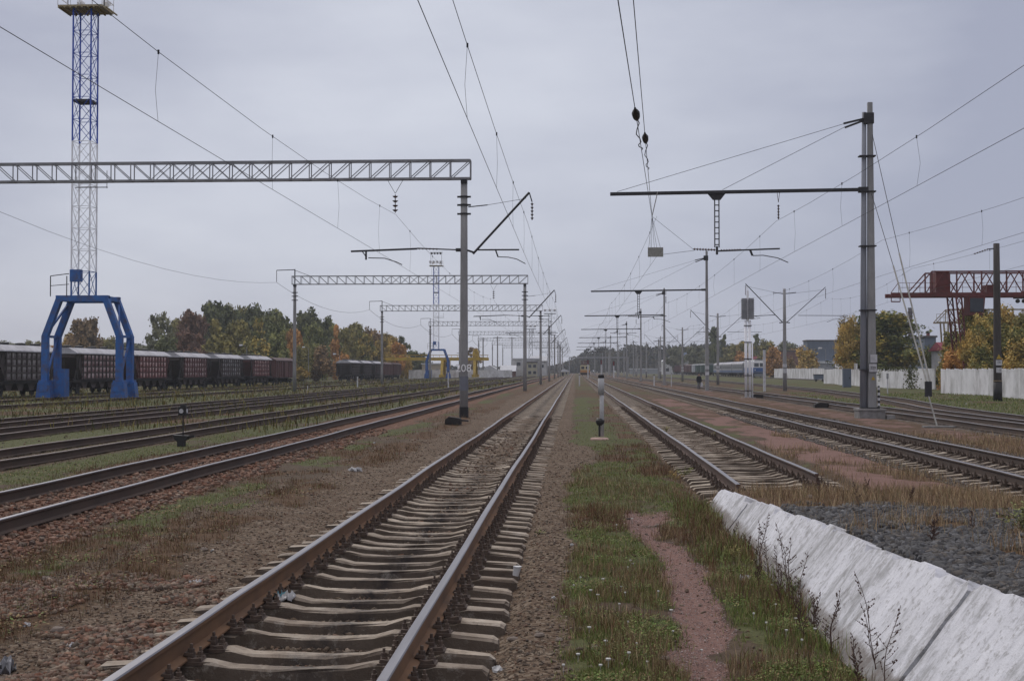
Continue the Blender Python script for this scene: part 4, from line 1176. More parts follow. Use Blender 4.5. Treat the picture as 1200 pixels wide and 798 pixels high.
def bogie(parent, y):
    mb = MB()
    for s in (-1, 1):
        mb.prism([(y-1.25, .55), (y+1.25, .55), (y+.95, .85), (y+.35, .62), (y-.35, .62), (y-.95, .85)], 'x', s*.95, s*1.1)
        mb.box(s*.9, s*1.15, y-.3, y+.3, .35, .9)
    mb.box(-1.0, 1.0, y-.2, y+.2, .5, .85)
    b = mb.obj('bogie', M['chassis'], parent)
    for yy in (y-.92, y+.92):
        mb = MB()
        for s in (-1, 1): mb.tube([(s*.74, yy, .475), (s*.87, yy, .475)], .475, 18)
        mb.tube([(-.95, yy, .475), (.95, yy, .475)], .09, 8)
        mb.obj('wheelset', M['dsteel'], b)
def couplers(parent, L):
    for s in (-1, 1): mb = MB(); mb.box(-.12, .12, *(sorted((s*(L-.55), s*(L+.28)))), .92, 1.2); mb.obj('coupler', M['chassis'], parent)
def hopper(label, pm):
    g = empty('hopper_wagon', (0, 0, 0), 0, label, 'railway wagon', 'grain hopper wagons standing by the wood')
    # body with sloping ends
    mb = MB(); mb.prism([(-5.95, 3.75), (5.95, 3.75), (5.95, 3.45), (4.3, 1.45), (-4.3, 1.45), (-5.95, 3.45)], 'x', -1.42, 1.42)
    body = mb.obj('body', M['hop_end'], g)
    for s in (-1, 1): mb = MB(); mb.box(*sorted((s*1.42, s*1.5)), -4.4, 4.4, 1.40, 3.78); mb.obj('side_panel', pm, g)
    mb = MB()
    for s in (-1, 1):
        for i in range(10):
            y = -4.4 + i*8.8/9; mb.box(*sorted((s*1.50, s*1.60)), y-.07, y+.07, 1.40, 3.80)
        for z in (1.40, 1.98, 2.56, 3.14, 3.70): mb.box(*sorted((s*1.50, s*1.565)), -4.45, 4.45, z, z+.13)
    mb.obj('rib', M['hop_end'], g)
    mb = MB()   # roof, slightly pitched, overhanging the ends
    mb.prism([(-1.62, 3.80), (1.62, 3.80), (1.60, 3.90), (.75, 4.38), (-.75, 4.38), (-1.60, 3.90)], 'y', -6.05, 6.05)
    roof = mb.obj('roof', M['hop_roof'], g)
    mb = MB(); mb.box(-.45, .45, -5.7, 5.7, 4.38, 4.44)
    for y in (-4.6, -1.6, 1.6, 4.6): mb.lathe([(.42, 0), (.42, .15), (.2, .2)], (0, y, 4.43), 12)
    mb.obj('hatch', M['dsteel'], roof)
    mb = MB()
    mb.box(-.25, .25, -6.7, 6.7, .95, 1.25)
    for s in (-1, 1):
        mb.box(-1.5, 1.5, *sorted((s*5.6, s*6.75)), 1.15, 1.3)
        for q in (-1, 1):
            mb.bar((q*1.42, s*5.95, 3.7), (q*1.42, s*5.5, 1.25), .12); mb.bar((q*1.42, s*4.95, 3.6), (q*1.42, s*6.3, 1.25), .10)
            mb.bar((q*.5, s*6.3, 3.5), (q*.5, s*6.45, 1.25), .08)
        mb.box(*sorted((s*1.35, s*1.48)), -6.7, 6.7, 1.15, 1.35)
    mb.obj('underframe', M['chassis'], g)
    for y in (-3.3, -1.1, 1.1, 3.3):
        mb = MB(); mb.prism([(y-1.05, 1.42), (y+1.05, 1.42), (y+.35, .55), (y-.35, .55)], 'x', -1.25, 1.25); mb.obj('discharge_chute', M['hop_end'], g)
    mb = MB()
    for q in (-.2, .2): mb.bar((-1.55, -5.9+q, 1.2), (-1.55, -5.9+q, 3.9), .035)
    for i in range(7): mb.bar((-1.55, -6.1, 1.4+i*.35), (-1.55, -5.7, 1.4+i*.35), .03)
    mb.obj('ladder', M['dsteel'], g)
    bogie(g, -4.9); bogie(g, 4.9); couplers(g, 6.9)
    return g
def boxcar(label, m, group='covered goods wagons', roof='box_roof', L=6.9):
    g = empty('goods_wagon', (0, 0, 0), 0, label, 'railway wagon', group)
    mb = MB(); mb.box(-1.4, 1.4, -L, L, 1.15, 3.75); mb.obj('body', m, g)
    mb = MB()
    for s in (-1, 1):
        for i in range(12):
            y = -L + .08 + i*(2*L-.16)/11; mb.box(*sorted((s*1.4, s*1.47)), y-.06, y+.06, 1.15, 3.75)
    for s in (-1, 1):
        for x in (-1.3, -.45, .45, 1.3): mb.box(x-.05, x+.05, *sorted((s*L, s*(L+.07))), 1.2, 3.7)
    mb.obj('rib', m, g)
    for s in (-1, 1): mb = MB(); mb.box(*sorted((s*1.475, s*1.53)), -1.2, 1.2, 1.25, 3.6); mb.obj('door', m, g)
    mb = MB(); mb.prism([(-1.55, 3.72), (1.55, 3.72), (1.5, 3.85), (.8, 4.2), (0, 4.3), (-.8, 4.2), (-1.5, 3.85)], 'y', -L-.05, L+.05); mb.obj('roof', M[roof], g)
    mb = MB(); mb.box(-1.4, 1.4, -L, L, 1.0, 1.15); mb.box(-.3, .3, -L, L, .8, 1.0); mb.obj('underframe', M['chassis'], g)
    bogie(g, -L+1.9); bogie(g, L-1.9); couplers(g, L+.1)
    return g
RZ = .2
h0 = hopper('dusty dark hopper wagon cut by the left edge, left of the blue portal', M['hop_brown'])
TRX = XF
sp = [(105.5, 'hop_brown'), (121.7, 'hop_mix'), (137.2, 'hop_red'), (152.8, 'hop_mix'), (169.0, 'hop_dark'), (185.6, 'hop_red')]
lab = [None, 'brown hopper wagon framed between the two legs of the blue portal', 'red hopper wagon just right of the blue portal, its side dusted pink', 'reddish-ribbed dark hopper wagon second right of the blue portal', 'blackish hopper wagon third right of the blue portal', 'dark red hopper wagon with patchy pale squares, next to the brown boxcar']
def set_mat(root, part, m):
    for o in KIDS[root.name]:
        if o.name.split('.')[0] == part:
            o.material_slots[0].link = 'OBJECT'; o.material_slots[0].material = m
for i, (y, mk) in enumerate(sp):
    g = h0 if i == 0 else copy_tree(h0)
    g.location = (TRX, y, RZ-.45)
    if lab[i]: g['label'] = lab[i]
    set_mat(g, 'side_panel', M[mk])
    if mk == 'hop_red': set_mat(g, 'body', M['box_red']); set_mat(g, 'rib', M['box_red'])
    if mk == 'hop_mix': set_mat(g, 'rib', M['box_red'] if i == 3 else M['hop_end'])
b0 = boxcar('red-brown covered boxcar at the far end of the hopper row, behind the second gantry leg', M['box_red'], 'covered goods wagons')
b0.location = (TRX, 201.6, RZ-.45)
for i, (y, l) in enumerate(((266, 'blackish hopper wagon at the near end of the separate rake by the wood'), (282, 'middle dark hopper wagon of the separate rake by the wood'), (298, 'brown-sided hopper wagon of the separate rake, next to the far gantry leg'))):
    g = copy_tree(h0); g.location = (TRX, y, RZ-.45); g['label'] = l; set_mat(g, 'side_panel', M['hop_end' if i < 2 else 'box_red'])
for i, (y, l) in enumerate(((314, 'reddish boxcar of the separate rake, just right of the gantry leg'), (330, 'last reddish boxcar of the separate rake, beside the orange tree'))):
    g = copy_tree(b0); g.location = (TRX, y, RZ-.45); g['label'] = l

# train on the far right
M['green'] = mat('green_wagon_paint', (.03,.075,.06), (.02,.05,.045), .8, .7)
M['white_w'] = mat('white_wagon_paint', (.45,.47,.50), (.33,.35,.38), .8, .7)
M['grey_w'] = mat('wagon_grey_roof', (.20,.21,.22), (.13,.14,.15), .8, .7)
XT = 48.0
rk = [(455, 'green', 'nearer dark green van of the goods train, behind the grey coaches'), (470, 'green', 'second dark green van of the goods train'), (486, 'green', 'third dark green van, next to the white one'), (502, 'white_w', 'pale grey-white van standing out in the goods train'), (518, 'box_red', 'red-brown van just left of the pale one in the far train'), (534, 'box_red', 'red-brown van second left of the pale one in the far train'), (560, 'box_red', 'red-brown van third left of the pale one in the far train'), (600, 'box_red', 'red-brown van at the left half of the far train'), (650, 'box_red', 'leftmost red-brown van of the far train')]
for y, mk, l in rk:
    g = copy_tree(b0); g.location = (XT, y, RZ); g['label'] = l; g['group'] = 'vans of the far goods train'
    for p in ('body', 'rib', 'door'): set_mat(g, p, M[mk])
    if mk != 'box_red': set_mat(g, 'roof', M['grey_w'])
M['coach'] = mat('grey_coach_side', (.17,.18,.185), (.12,.125,.135), .6, .6)
M['coach_blue'] = mat('blue_coach_band', (.03,.07,.17), (.025,.05,.13), .6, .5)
M['loco_blue'] = mat('loco_blue', (.018,.085,.27), (.015,.06,.20), .6, .45)
M['loco_white'] = mat('loco_white', (.62,.62,.62), (.5,.5,.5), .6, .5)
def coach(label):
    g = empty('passenger_coach', (0, 0, 0), 0, label, 'railway coach', 'grey and blue passenger coaches')
    L = 12.0
    mb = MB(); mb.box(-1.5, 1.5, -L, L, 1.1, 3.55); body = mb.obj('body', M['coach'], g)
    for s in (-1, 1): mb = MB(); mb.box(*sorted((s*1.5, s*1.52)), -L, L, 1.15, 1.85); mb.obj('blue_band', M['coach_blue'], g)
    for s in (-1, 1): mb = MB(); mb.box(*sorted((s*1.5, s*1.53)), -L, L, 1.95, 2.08); mb.obj('white_stripe', M['white'], g)
    for i in range(9):
        y = -9.2 + i*2.3
        for s in (-1, 1): mb = MB(); mb.box(*sorted((s*1.5, s*1.515)), y-.6, y+.6, 2.3, 3.15); mb.obj('window', M['glass'], g)
    mb = MB(); mb.prism([(-1.55, 3.5), (1.55, 3.5), (1.45, 3.85), (.9, 4.15), (0, 4.25), (-.9, 4.15), (-1.45, 3.85)], 'y', -L, L)
    for i in range(6): mb.box(-.3, .3, -10+i*4-.5, -10+i*4+.5, 4.2, 4.4)
    mb.obj('roof', M['hop_roof'], g)
    mb = MB(); mb.box(-1.2, 1.2, -L, L, .95, 1.1); mb.box(-1.2, 1.2, -3, 3, .5, .95); mb.obj('underframe', M['chassis'], g)
    bogie(g, -L+2.6); bogie(g, L-2.6); couplers(g, L)
    return g
c0 = coach('grey and blue coach coupled right behind the blue locomotive'); c0.location = (XT, 366, RZ)
for y, l in ((391, 'middle grey and blue coach of the passenger train'), (416, 'rear grey and blue coach, coupled to the dark green vans')):
    g = copy_tree(c0); g.location = (XT, y, RZ); g['label'] = l
lo = empty('locomotive', (XT, 342, RZ), 0, 'blue and white diesel locomotive facing the camera, in front of the white wall', 'locomotive')
mb = MB(); mb.prism([(-9.6, 1.1), (9, 1.1), (9, 2.5), (-9.6, 2.5)], 'x', -1.55, 1.55); mb.obj('lower_body', M['loco_blue'], lo)
mb = MB(); mb.prism([(-9.6, 2.5), (9, 2.5), (9, 4.1), (-9.1, 4.1), (-9.25, 3.9)], 'x', -1.5, 1.5); mb.prism([(-1.5, 4.1), (1.5, 4.1), (1.0, 4.5), (-1.0, 4.5)], 'y', -9.0, 9); mb.obj('upper_body', M['loco_white'], lo)
for x in (-.72, .72):
    mb = MB(); mb.prism([(-9.62, 2.75), (-9.55, 2.75), (-9.33, 3.7), (-9.4, 3.7)], 'x', x-.58, x+.58); mb.obj('windscreen', M['glass'], lo)
for x in (-1.1, 1.1):
    mb = MB(); mb.tube([(x, -9.68, 1.9), (x, -9.55, 1.9)], .17, 12); mb.obj('headlight', M['white'], lo)
mb = MB(); mb.box(-1.5, 1.5, -9.75, -9.6, 1.3, 1.45); mb.box(-1.3, 1.3, -9.8, -9.5, .25, .95); mb.obj('buffer_beam', M['grey_w'], lo)
mb = MB(); mb.box(-1.0, 1.0, -6, 7, 4.5, 4.75); mb.box(-.5, .5, -7.5, -6.6, 4.5, 4.9); mb.obj('roof_equipment', M['dsteel'], lo)
mb = MB(); mb.box(-1.3, 1.3, -9.4, 9, .8, 1.1); mb.obj('underframe', M['chassis'], lo)
bogie(lo, -6); bogie(lo, 6); couplers(lo, 9.2)

# yellow maintenance railcar on the short track, far away
M['orange'] = mat('orange_yellow_paint', (.42,.20,.05), (.32,.15,.04), 1, .6)
M['cream'] = mat('cream_paint', (.50,.44,.26), (.4,.35,.2), 1, .6)
rc = empty('maintenance_railcar', (3.1, 400, RZ), 0, 'small orange and cream maintenance railcar with a red work platform, far down the track', 'railcar')
mb = MB(); mb.box(-1.5, 1.5, -4, 4, 1.1, 1.9); mb.obj('lower_body', M['orange'], rc)
mb = MB(); mb.box(-1.45, 1.45, -3.9, 3.9, 1.9, 3.4); cb_ = mb.obj('cab', M['cream'], rc)
for x in (-.7, .7):
    mb = MB(); mb.box(x-.48, x+.48, -3.94, -3.9, 2.2, 3.0); mb.obj('windscreen', M['glass'], cb_)
mb = MB(); mb.box(-1.4, 1.4, -4.1, 4, .35, 1.1); mb.obj('underframe', M['chassis'], rc)
mb = MB(); mb.box(-1.1, 1.1, -2.2, 2.2, 3.75, 3.9)
for x in (-1.1, 0, 1.1):
    for y in (-2.2, 2.2): mb.bar((x, y, 3.4), (x, y, 4.7), .08)
for z in (4.3, 4.7):
    for y in (-2.2, 2.2): mb.bar((-1.1, y, z), (1.1, y, z), .09)
mb.obj('work_platform', M['red'], rc); bogie(rc, -2.2); bogie(rc, 2.2)

# ------------------------------------------------------------------ cranes
def gantry_crane_red():
    Y0 = 138.0; x0, x1 = gx(1036, Y0), gx(1290, Y0); zb, zt = gz(349, Y0), gz(321, Y0)
    g = empty('gantry_crane', (x0, Y0, 0), 0, 'red gantry crane with a driver cab, its girder reaching left over the trees', 'gantry crane')
    X = lambda px: gx(px, Y0) - x0
    mb = MB()
    for yy in (-1.3, 1.3):
        mb.bar((0, yy, zb+.15), (x1-x0, yy, zb+.15), .35, .42)
        mb.bar((X(1082), yy, zt), (x1-x0, yy, zt), .16)
        mb.bar((X(1060), yy, zb+.3), (X(1082), yy, zt), .12)
        px = 1082
        while px < 1286:
            mb.bar((X(px), yy, zb+.3), (X(px), yy, zt), .14); mb.bar((X(px), yy, zb+.3), (X(px+14), yy, zt), .1); mb.bar((X(px+14), yy, zt), (X(px+28), yy, zb+.3), .1)
            px += 28
    for px in range(1040, 1286, 14): mb.bar((X(px), -1.3, zb+.2), (X(px), 1.3, zb+.2), .1)
    mb.obj('girder', M['red'], g)
    mb = MB()
    for z in (zb+.9, zb+1.4): mb.bar((X(1044), -1.45, z), (X(1290), -1.45, z), .045)
    for px in range(1044, 1290, 12): mb.bar((X(px), -1.45, zb+.3), (X(px), -1.45, zb+1.4), .04)
    mb.bar((X(1036), -1.3, zb-.6), (X(1046), -1.3, zb-.6), .12); mb.bar((X(1036), -1.3, zb-.6), (X(1036), -1.3, zb+.4), .08); mb.bar((X(1046), -1.3, zb-.6), (X(1046), -1.3, zb+.1), .08); mb.bar((X(1036), -1.3, zb+.4), (X(1044), -1.3, zb+1.4), .06)
    mb.obj('railing', M['red'], g)
    mb = MB(); mb.box(X(1087), X(1102), -1.25, 1.25, zb+.36, zt-.05); mb.obj('machinery_house', M['red'], g)
    # trestle legs
    for yy in (-1.6, 1.6):
        mb = MB()
        La, Lb = X(1108), X(1140); ba, bb = X(1118), X(1131)
        for xa, xb in ((La, ba), (La+.55, ba+.5), (Lb, bb), (Lb-.55, bb-.5)):
            mb.bar((xa, yy, zb), (xb, yy, .3), .15)
        for i in range(9):
            t0, t1 = i/9, (i+1)/9
            for (A, B, o) in ((La, ba, .55), (Lb, bb, -.55)):
                mb.bar((A+(B-A)*t0, yy, zb*(1-t0)), (A+o+(B-A)*t1, yy, zb*(1-t1)), .07); mb.bar((A+o+(B-A)*t0, yy, zb*(1-t0)), (A+(B-A)*t1, yy, zb*(1-t1)), .07)
        mb.obj('leg', M['red'], g)
    for yy in (-1.6, 1.6):
        mb = MB(); mb.bar((X(1255), yy, zb), (X(1250), yy, .3), .3); mb.bar((X(1275), yy, zb), (X(1280), yy, .3), .3); mb.obj('leg', M['red'], g)
    mb = MB(); mb.box(X(1120), X(1137), -2.4, -.6, zb-2.1, zb-.15); cab = mb.obj('driver_cab', M['red'], g)
    mb = MB(); mb.box(X(1121), X(1136), -2.46, -2.40, zb-1.75, zb-.3); mb.obj('window', M['glass'], cab)
    mb = MB(); mb.box(X(1145), X(1160), -1, 1, zb+.36, zb+1.2); mb.obj('winch', M['red'], g)
    mb = MB()
    for px in (1183, 1190, 1197, 1205): mb.tube([(X(px), -.1, zb-.5), (X(px), .1, zb-.5)], .22, 12)
    mb.bar((X(1178), 0, zb-.2), (X(1210), 0, zb-.2), .12); mb.obj('hook_trolley', M['dsteel'], g)
gantry_crane_red()
def gantry_crane_small():
    Y0 = 215.0; x0 = gx(1089, Y0); x1 = gx(1230, Y0); zb, zt = gz(379, Y0), gz(364, Y0)
    g = empty('gantry_crane', (x0, Y0, 0), 0, 'yellowish truss crane lower behind the red crane', 'gantry crane')
    X = lambda px: gx(px, Y0) - x0
    mb = MB()
    for yy in (-1, 1):
        mb.bar((0, yy, zb), (x1-x0, yy, zb), .25); mb.bar((X(1103), yy, zt), (x1-x0, yy, zt), .14); mb.bar((0, yy, zb), (X(1103), yy, zt), .12)
        px = 1103
        while px < 1225: mb.bar((X(px), yy, zt), (X(px+11), yy, zb), .11); mb.bar((X(px+11), yy, zb), (X(px+22), yy, zt), .11); mb.bar((X(px), yy, zb), (X(px), yy, zt), .12); px += 22
    mb.obj('girder', M['cranecream'], g)
    mb = MB()
    for z in (.8, 1.4): mb.bar((0, -1, zb+z), (X(1103), -1, zb+z), .05)
    for i in range(4): mb.bar((i*.6, -1, zb), (i*.6, -1, zb+1.4), .05)
    mb.obj('railing', M['cranecream'], g)
    for a, b in ((1097, 1101), (1106, 1105), (1210, 1214)):
        mb = MB(); mb.bar((X(a), -1, zb), (X(b), -1, 0), .22); mb.bar((X(a), 1, zb), (X(b), 1, 0), .22)
        mb.obj('leg', M['cranecream'], g)
M['cranecream'] = mat('faded_crane_paint', (.26,.20,.11), (.19,.14,.09), 1, .7)
gantry_crane_small()
def yellow_crane():
    Y0 = 330.0; x0, x1 = gx(452, Y0), gx(572, Y0)
    g = empty('gantry_crane', (x0, Y0, 0), 0, 'bright yellow gantry crane behind the far blue portal', 'gantry crane')
    X = lambda px: gx(px, Y0) - x0; zb, zt = gz(422.5, Y0), gz(419, Y0)
    mb = MB()
    for yy in (-2, 2): mb.box(0, x1-x0, yy-.4, yy+.4, zb, zt)
    mb.obj('girder', M['yellow'], g)
    mb = MB()
    for yy in (-2, 2): mb.box(0, x1-x0, yy-.05, yy+.05, zt+.6, zt+.7)
    for i in range(18): mb.bar((i*(x1-x0)/17, -2, zt), (i*(x1-x0)/17, -2, zt+.65), .08)
    mb.obj('railing', M['yellow'], g)
    for px in (519, 557):
        for yy in (-2.0, 2.0):
            mb = MB(); mb.bar((X(px), yy, zb), (X(px), yy*2.0, .8), .75, .75, .6, .6); mb.box(X(px)-.6, X(px)+.6, yy*2-.7, yy*2+.7, .2, .9); mb.obj('leg', M['yellow'], g)
    mb = MB(); mb.prism([(X(554), zt+.02), (X(561), zt+.02), (X(561), zt+1.3), (X(559), zt+2.2), (X(556), zt+2.2), (X(554), zt+1.3)], 'y', -1.2, 1.2); mb.obj('trolley', M['yellow'], g)
    mb = MB(); mb.box(X(522), X(527), -1.4, 1.4, zb-2.1, zb-.02); cab = mb.obj('driver_cab', M['yellow'], g)
    mb = MB(); mb.box(X(522.5), X(526.5), -1.46, -1.41, zb-1.6, zb-.5); mb.obj('window', M['glass'], cab)
yellow_crane()

# ------------------------------------------------------------------ buildings
def wall_mat(name, c, c2=None, **kw): return mat(name, c, c2 or tuple(v*.75 for v in c), .7, .9, world=True, **kw)
M['factory'] = wall_mat('grey_blue_cladding', (.13,.155,.20), (.10,.125,.165), stretch=(2, 2, .15))
M['render_white'] = wall_mat('pale_render', (.56,.56,.56), dirt=(.25,.25,.24), dsc=.3)
M['render_grey'] = wall_mat('grey_render', (.26,.27,.29))
M['render_yellow'] = wall_mat('yellowish_render', (.45,.42,.30))
M['render_cream'] = wall_mat('cream_render', (.45,.39,.30))
M['brick'] = wall_mat('reddish_brick', (.20,.10,.08), (.13,.07,.06))
M['roof_grey'] = wall_mat('grey_roof', (.58,.59,.61), (.45,.46,.48))
M['roof_dark'] = wall_mat('dark_roof', (.09,.08,.08))
M['roof_red'] = wall_mat('crimson_roof', (.22,.035,.055))
def windows(parent, xs_, zs, w, h, y, frame=True):
    for x in xs_:
        for z in zs:
            mb = MB(); mb.box(x-w/2-.08, x+w/2+.08, y-.06, y, z-.08, z+h+.08); f = mb.obj('window', M['white'], parent)
            mb = MB(); mb.box(x-w/2, x+w/2, y-.09, y-.061, z, z+h); mb.obj('pane', M['glass'], f)
def building(name, label, pxa, pxb, Y, top, wm, rm, dep=10, roof='flat', ridge=None, z0=-.3, cat='building'):
    xa, xb = gx(pxa, Y), gx(pxb, Y); cx = (xa+xb)/2; hw = (xb-xa)/2; zt = gz(top, Y)
    g = empty(name, (cx, Y, 0), 0, label, cat)
    mb = MB(); mb.box(-hw, hw, 0, dep, z0, zt); mb.obj('wall', M[wm], g)
    mb = MB()
    if roof == 'flat': mb.box(-hw-.25, hw+.25, -.25, dep+.25, zt, zt+.35)
    elif roof == 'gx': # ridge along y, gable facing the camera
        rz = gz(ridge, Y); mb.prism([(-hw-.4, zt-.1), (hw+.4, zt-.1), (hw+.4, zt+.1), (0, rz), (-hw-.4, zt+.1)], 'y', -.4, dep+.4)
    elif roof == 'gy': # ridge along x
        rz = gz(ridge, Y); mb.prism([(-.5, zt), (dep+.5, zt), (dep/2, rz)], 'x', -hw-.4, hw+.4)
    mb.obj('roof', M[rm], g)
    return g, hw, zt
g, hw, zt = building('factory_hall', 'large grey-blue windowless factory hall behind the right wall', 943, 990, 400, 400, 'factory', 'roof_dark', 7)
# lower storey strip
mb = MB(); mb.box(-hw+3, hw+5, -4.5, -.01, -.3, gz(426, 400)); a_ = mb.obj('annex', M['render_grey'], g)
mb = MB(); mb.box(-hw+2.7, hw+5.3, -4.8, -.02, gz(426, 400), gz(423.5, 400)); mb.obj('roof', M['roof_grey'], a_)
for i in range(10): mb = MB(); x = -hw + .6 + i*(2*hw-1.2)/9; mb.box(x-.12, x+.12, -.16, -.001, 6, zt-.2); mb.obj('pilaster', M['factory'], g)
g2, hw2, zt2 = building('factory_hall', 'long low brick workshop left of the grey-blue factory hall', 905, 950, 430, 412, 'brick', 'roof_dark', 6)
windows(g2, [-6, -3, 0, 3, 6], [2.4], 1.6, 1.4, 0)
g2, hw2, zt2 = building('factory_hall', 'slim grey factory block between the big round tree and the gold trees', 1077, 1090, 260, 396, 'factory', 'roof_dark', 14)
g2, hw2, zt2 = building('house', 'small house with a crimson roof peeping over the gold trees', 1102, 1117, 190, 411, 'render_white', 'roof_red', 8, 'gy', 401)
windows(g2, [0], [gz(420, 190)], .6, .9, 0)
def chimney(label, px, Y, top, r0, r1, m):
    g = empty('chimney', (gx(px, Y), Y, 0), 0, label, 'chimney')
    H = gz(top, Y)
    mb = MB(); mb.lathe([(r0, -.3), (r1, H)], (0, 0, 0), 16); mb.obj('stack', M[m], g, True)
    mb = MB(); mb.lathe([(r1+.25, H-1.6), (r1+.25, H-1.3)], (0, 0, 0), 16); mb.lathe([(r1+.08, H-.25), (r1+.08, H+.05)], (0, 0, 0), 16); mb.obj('rim', M['dsteel'], g)
M['stack'] = mat('dark_brick_stack', (.075,.055,.065), (.05,.038,.045), 1, .9)
chimney('dark brick chimney rising above the big round tree', 1061, 420, 362, .9, .7, 'stack')
chimney('shorter red-banded chimney right of the big round tree', 1081, 300, 390, .5, .4, 'red')
# white building cluster left of the main track
g, hw, zt = building('house', 'pale two-storey building with dark windows behind the far left gantries', 600, 633, 420, 421, 'render_white', 'roof_grey', 12)
windows(g, [-2.5, .2, 2.9], [3.6], 1.3, 1.1, 0); windows(g, [.2, 2.9], [.9], 1.3, 1.2, 0)
g, hw, zt = building('house', 'yellowish two-storey block right of the pale building', 617, 629, 412, 425, 'render_yellow', 'roof_dark', 7)
windows(g, [-.6, 1.0], [2.9, .8], 1.0, 1.0, 0)
g, hw, zt = building('shed', 'white gabled shed roof between the gantry posts', 560, 588, 400, 437, 'brick', 'roof_grey', 10, 'gx', 428)
g, hw, zt = building('shed', 'shed with a pale roof left of the two-storey building', 587, 603, 405, 435, 'brick', 'roof_grey', 10, 'gy', 428)
g, hw, zt = building('house', 'cream building behind the far blue portal', 494, 517, 350, 427, 'render_cream', 'roof_grey', 8); windows(g, [-1.5, 1.5], [1.2], .9, 1.1, 0)
g, hw, zt = building('shed', 'brick shed inside the far blue portal', 517, 560, 348, 435, 'brick', 'roof_dark', 8); windows(g, [-3, 0, 3], [.8], .8, .7, 0)
g, hw, zt = building('house', 'greyish house between the second and third gantry masts', 622, 640, 470, 423, 'render_white', 'roof_grey', 9, 'gy', 417); windows(g, [-1.5, 1.5], [3.0], .9, 1.1, 0)
g, hw, zt = building('crossing_hut', 'small pale hut with a gabled roof at the vanishing end of the main track', 656, 666.3, 455, 435.5, 'render_yellow', 'roof_grey', 5, 'gx', 432.3, cat='hut')
mb = MB(); mb.box(-.9, -.1, -.04, .01, -.2, 1.3); mb.obj('door', M['dsteel'], g); windows(g, [.8], [.7], .5, .6, 0)
# depot behind the train on the right
g, hw, zt = building('depot', 'pale gabled depot roof behind the red-brown vans', 776, 806, 620, 424, 'render_white', 'roof_grey', 30, 'gx', 417); windows(g, [-4, 0, 4], [1.5], 1.5, 1.5, 0)
g, hw, zt = building('depot', 'depot with a red ridge and white flank behind the coaches', 868, 888, 470, 421, 'render_white', 'roof_red', 20, 'gy', 417)
g, hw, zt = building('platform_canopy', 'pale blue far platform shelter roof behind the tracks', 738, 772, 700, 432.5, 'render_grey', 'roof_grey', 6, cat='shelter')

# ------------------------------------------------------------------ boundary walls
M['fence'] = mat('whitewashed_wall_panel', (.74,.74,.75), (.56,.56,.57), .9, .9, dirt=(.16,.15,.13), dsc=.55, damt=.7, stretch=(1,1,.5), world=True)
def panel_wall(label, pts, H, pw=1.05, name='boundary_wall', seed=0, post=True, drop=.0):
    rr = random.Random(seed)
    p0 = Vector((pts[0][0], pts[0][1], 0)); g = empty(name, p0, 0, label, 'wall')
    segs = []
    for a, b in zip(pts[:-1], pts[1:]):
        a = Vector((a[0], a[1], 0)); b = Vector((b[0], b[1], 0)); L = (b-a).length; n = max(1, round(L/pw)); 
        for i in range(n): segs.append((a + (b-a)*i/n - p0, a + (b-a)*(i+1)/n - p0))
    mbs = None
    big = len(segs) > 99
    acc = MB()
    for k, (a, b) in enumerate(segs):
        mb = MB() if not big or k < 99 else acc
        d = (b-a).normalized(); nrm = Vector((d.y, -d.x, 0)); h = H + rr.uniform(-.05, .05)
        w = (b-a).length
        for z0, z1, th, e in ((-.3, .25, .14, 0), (.25, h-.15, .10, .03), (h-.15, h, .12, 0)):
            A = a + d*(e+.02); B = b - d*(e+.02)
            vs = []
            for p in (A, B):
                for s in (-1, 1):
                    for z in (z0, z1): vs.append((p.x+nrm.x*s*th/2, p.y+nrm.y*s*th/2, z))
            mb.add(vs, [(0,1,3,2), (4,6,7,5), (0,4,5,1), (2,3,7,6), (0,2,6,4), (1,5,7,3)])
        if post: mb.bar(b + Vector((0, 0, -.3)), b + Vector((0, 0, h+.03)), .09, .15)
        if not big or k < 99: mb.obj('wall_panel', M['fence'], g)
    if big and acc.v: tag(acc.obj('wall_panels', M['fence'], g), kind='stuff')
    return g
panel_wall('long white ribbed wall panels at the right edge, below the gold trees', [(gx(1320, 72), 72), (gx(1200, 88), 88), (gx(1150, 99), 99), (gx(1096, 113), 113)], 2.1, .85)
panel_wall('smooth white wall stretch overgrown with a creeper', [(gx(1089, 132), 132), (gx(1060, 140), 140), (gx(1025, 152), 152), (gx(1000, 166), 166), (gx(962, 196), 196)], 2.15, 3.2, seed=2)
panel_wall('higher pale wall stretch behind the grey cabinet', [(gx(1000, 198), 198), (gx(975, 225), 225)], 3.1, 2.5, seed=3)
panel_wall('far white wall stretch behind the locomotive and the yellow bush', [(gx(962, 250), 250), (gx(922, 300), 300), (gx(905, 322), 322)], 2.4, 1.6, seed=4)
panel_wall('distant white fence in front of the cream and brick sheds', [(gx(478, 335), 335), (gx(600, 345), 345)], 2.1, 1.6, name='white_fence', seed=5)
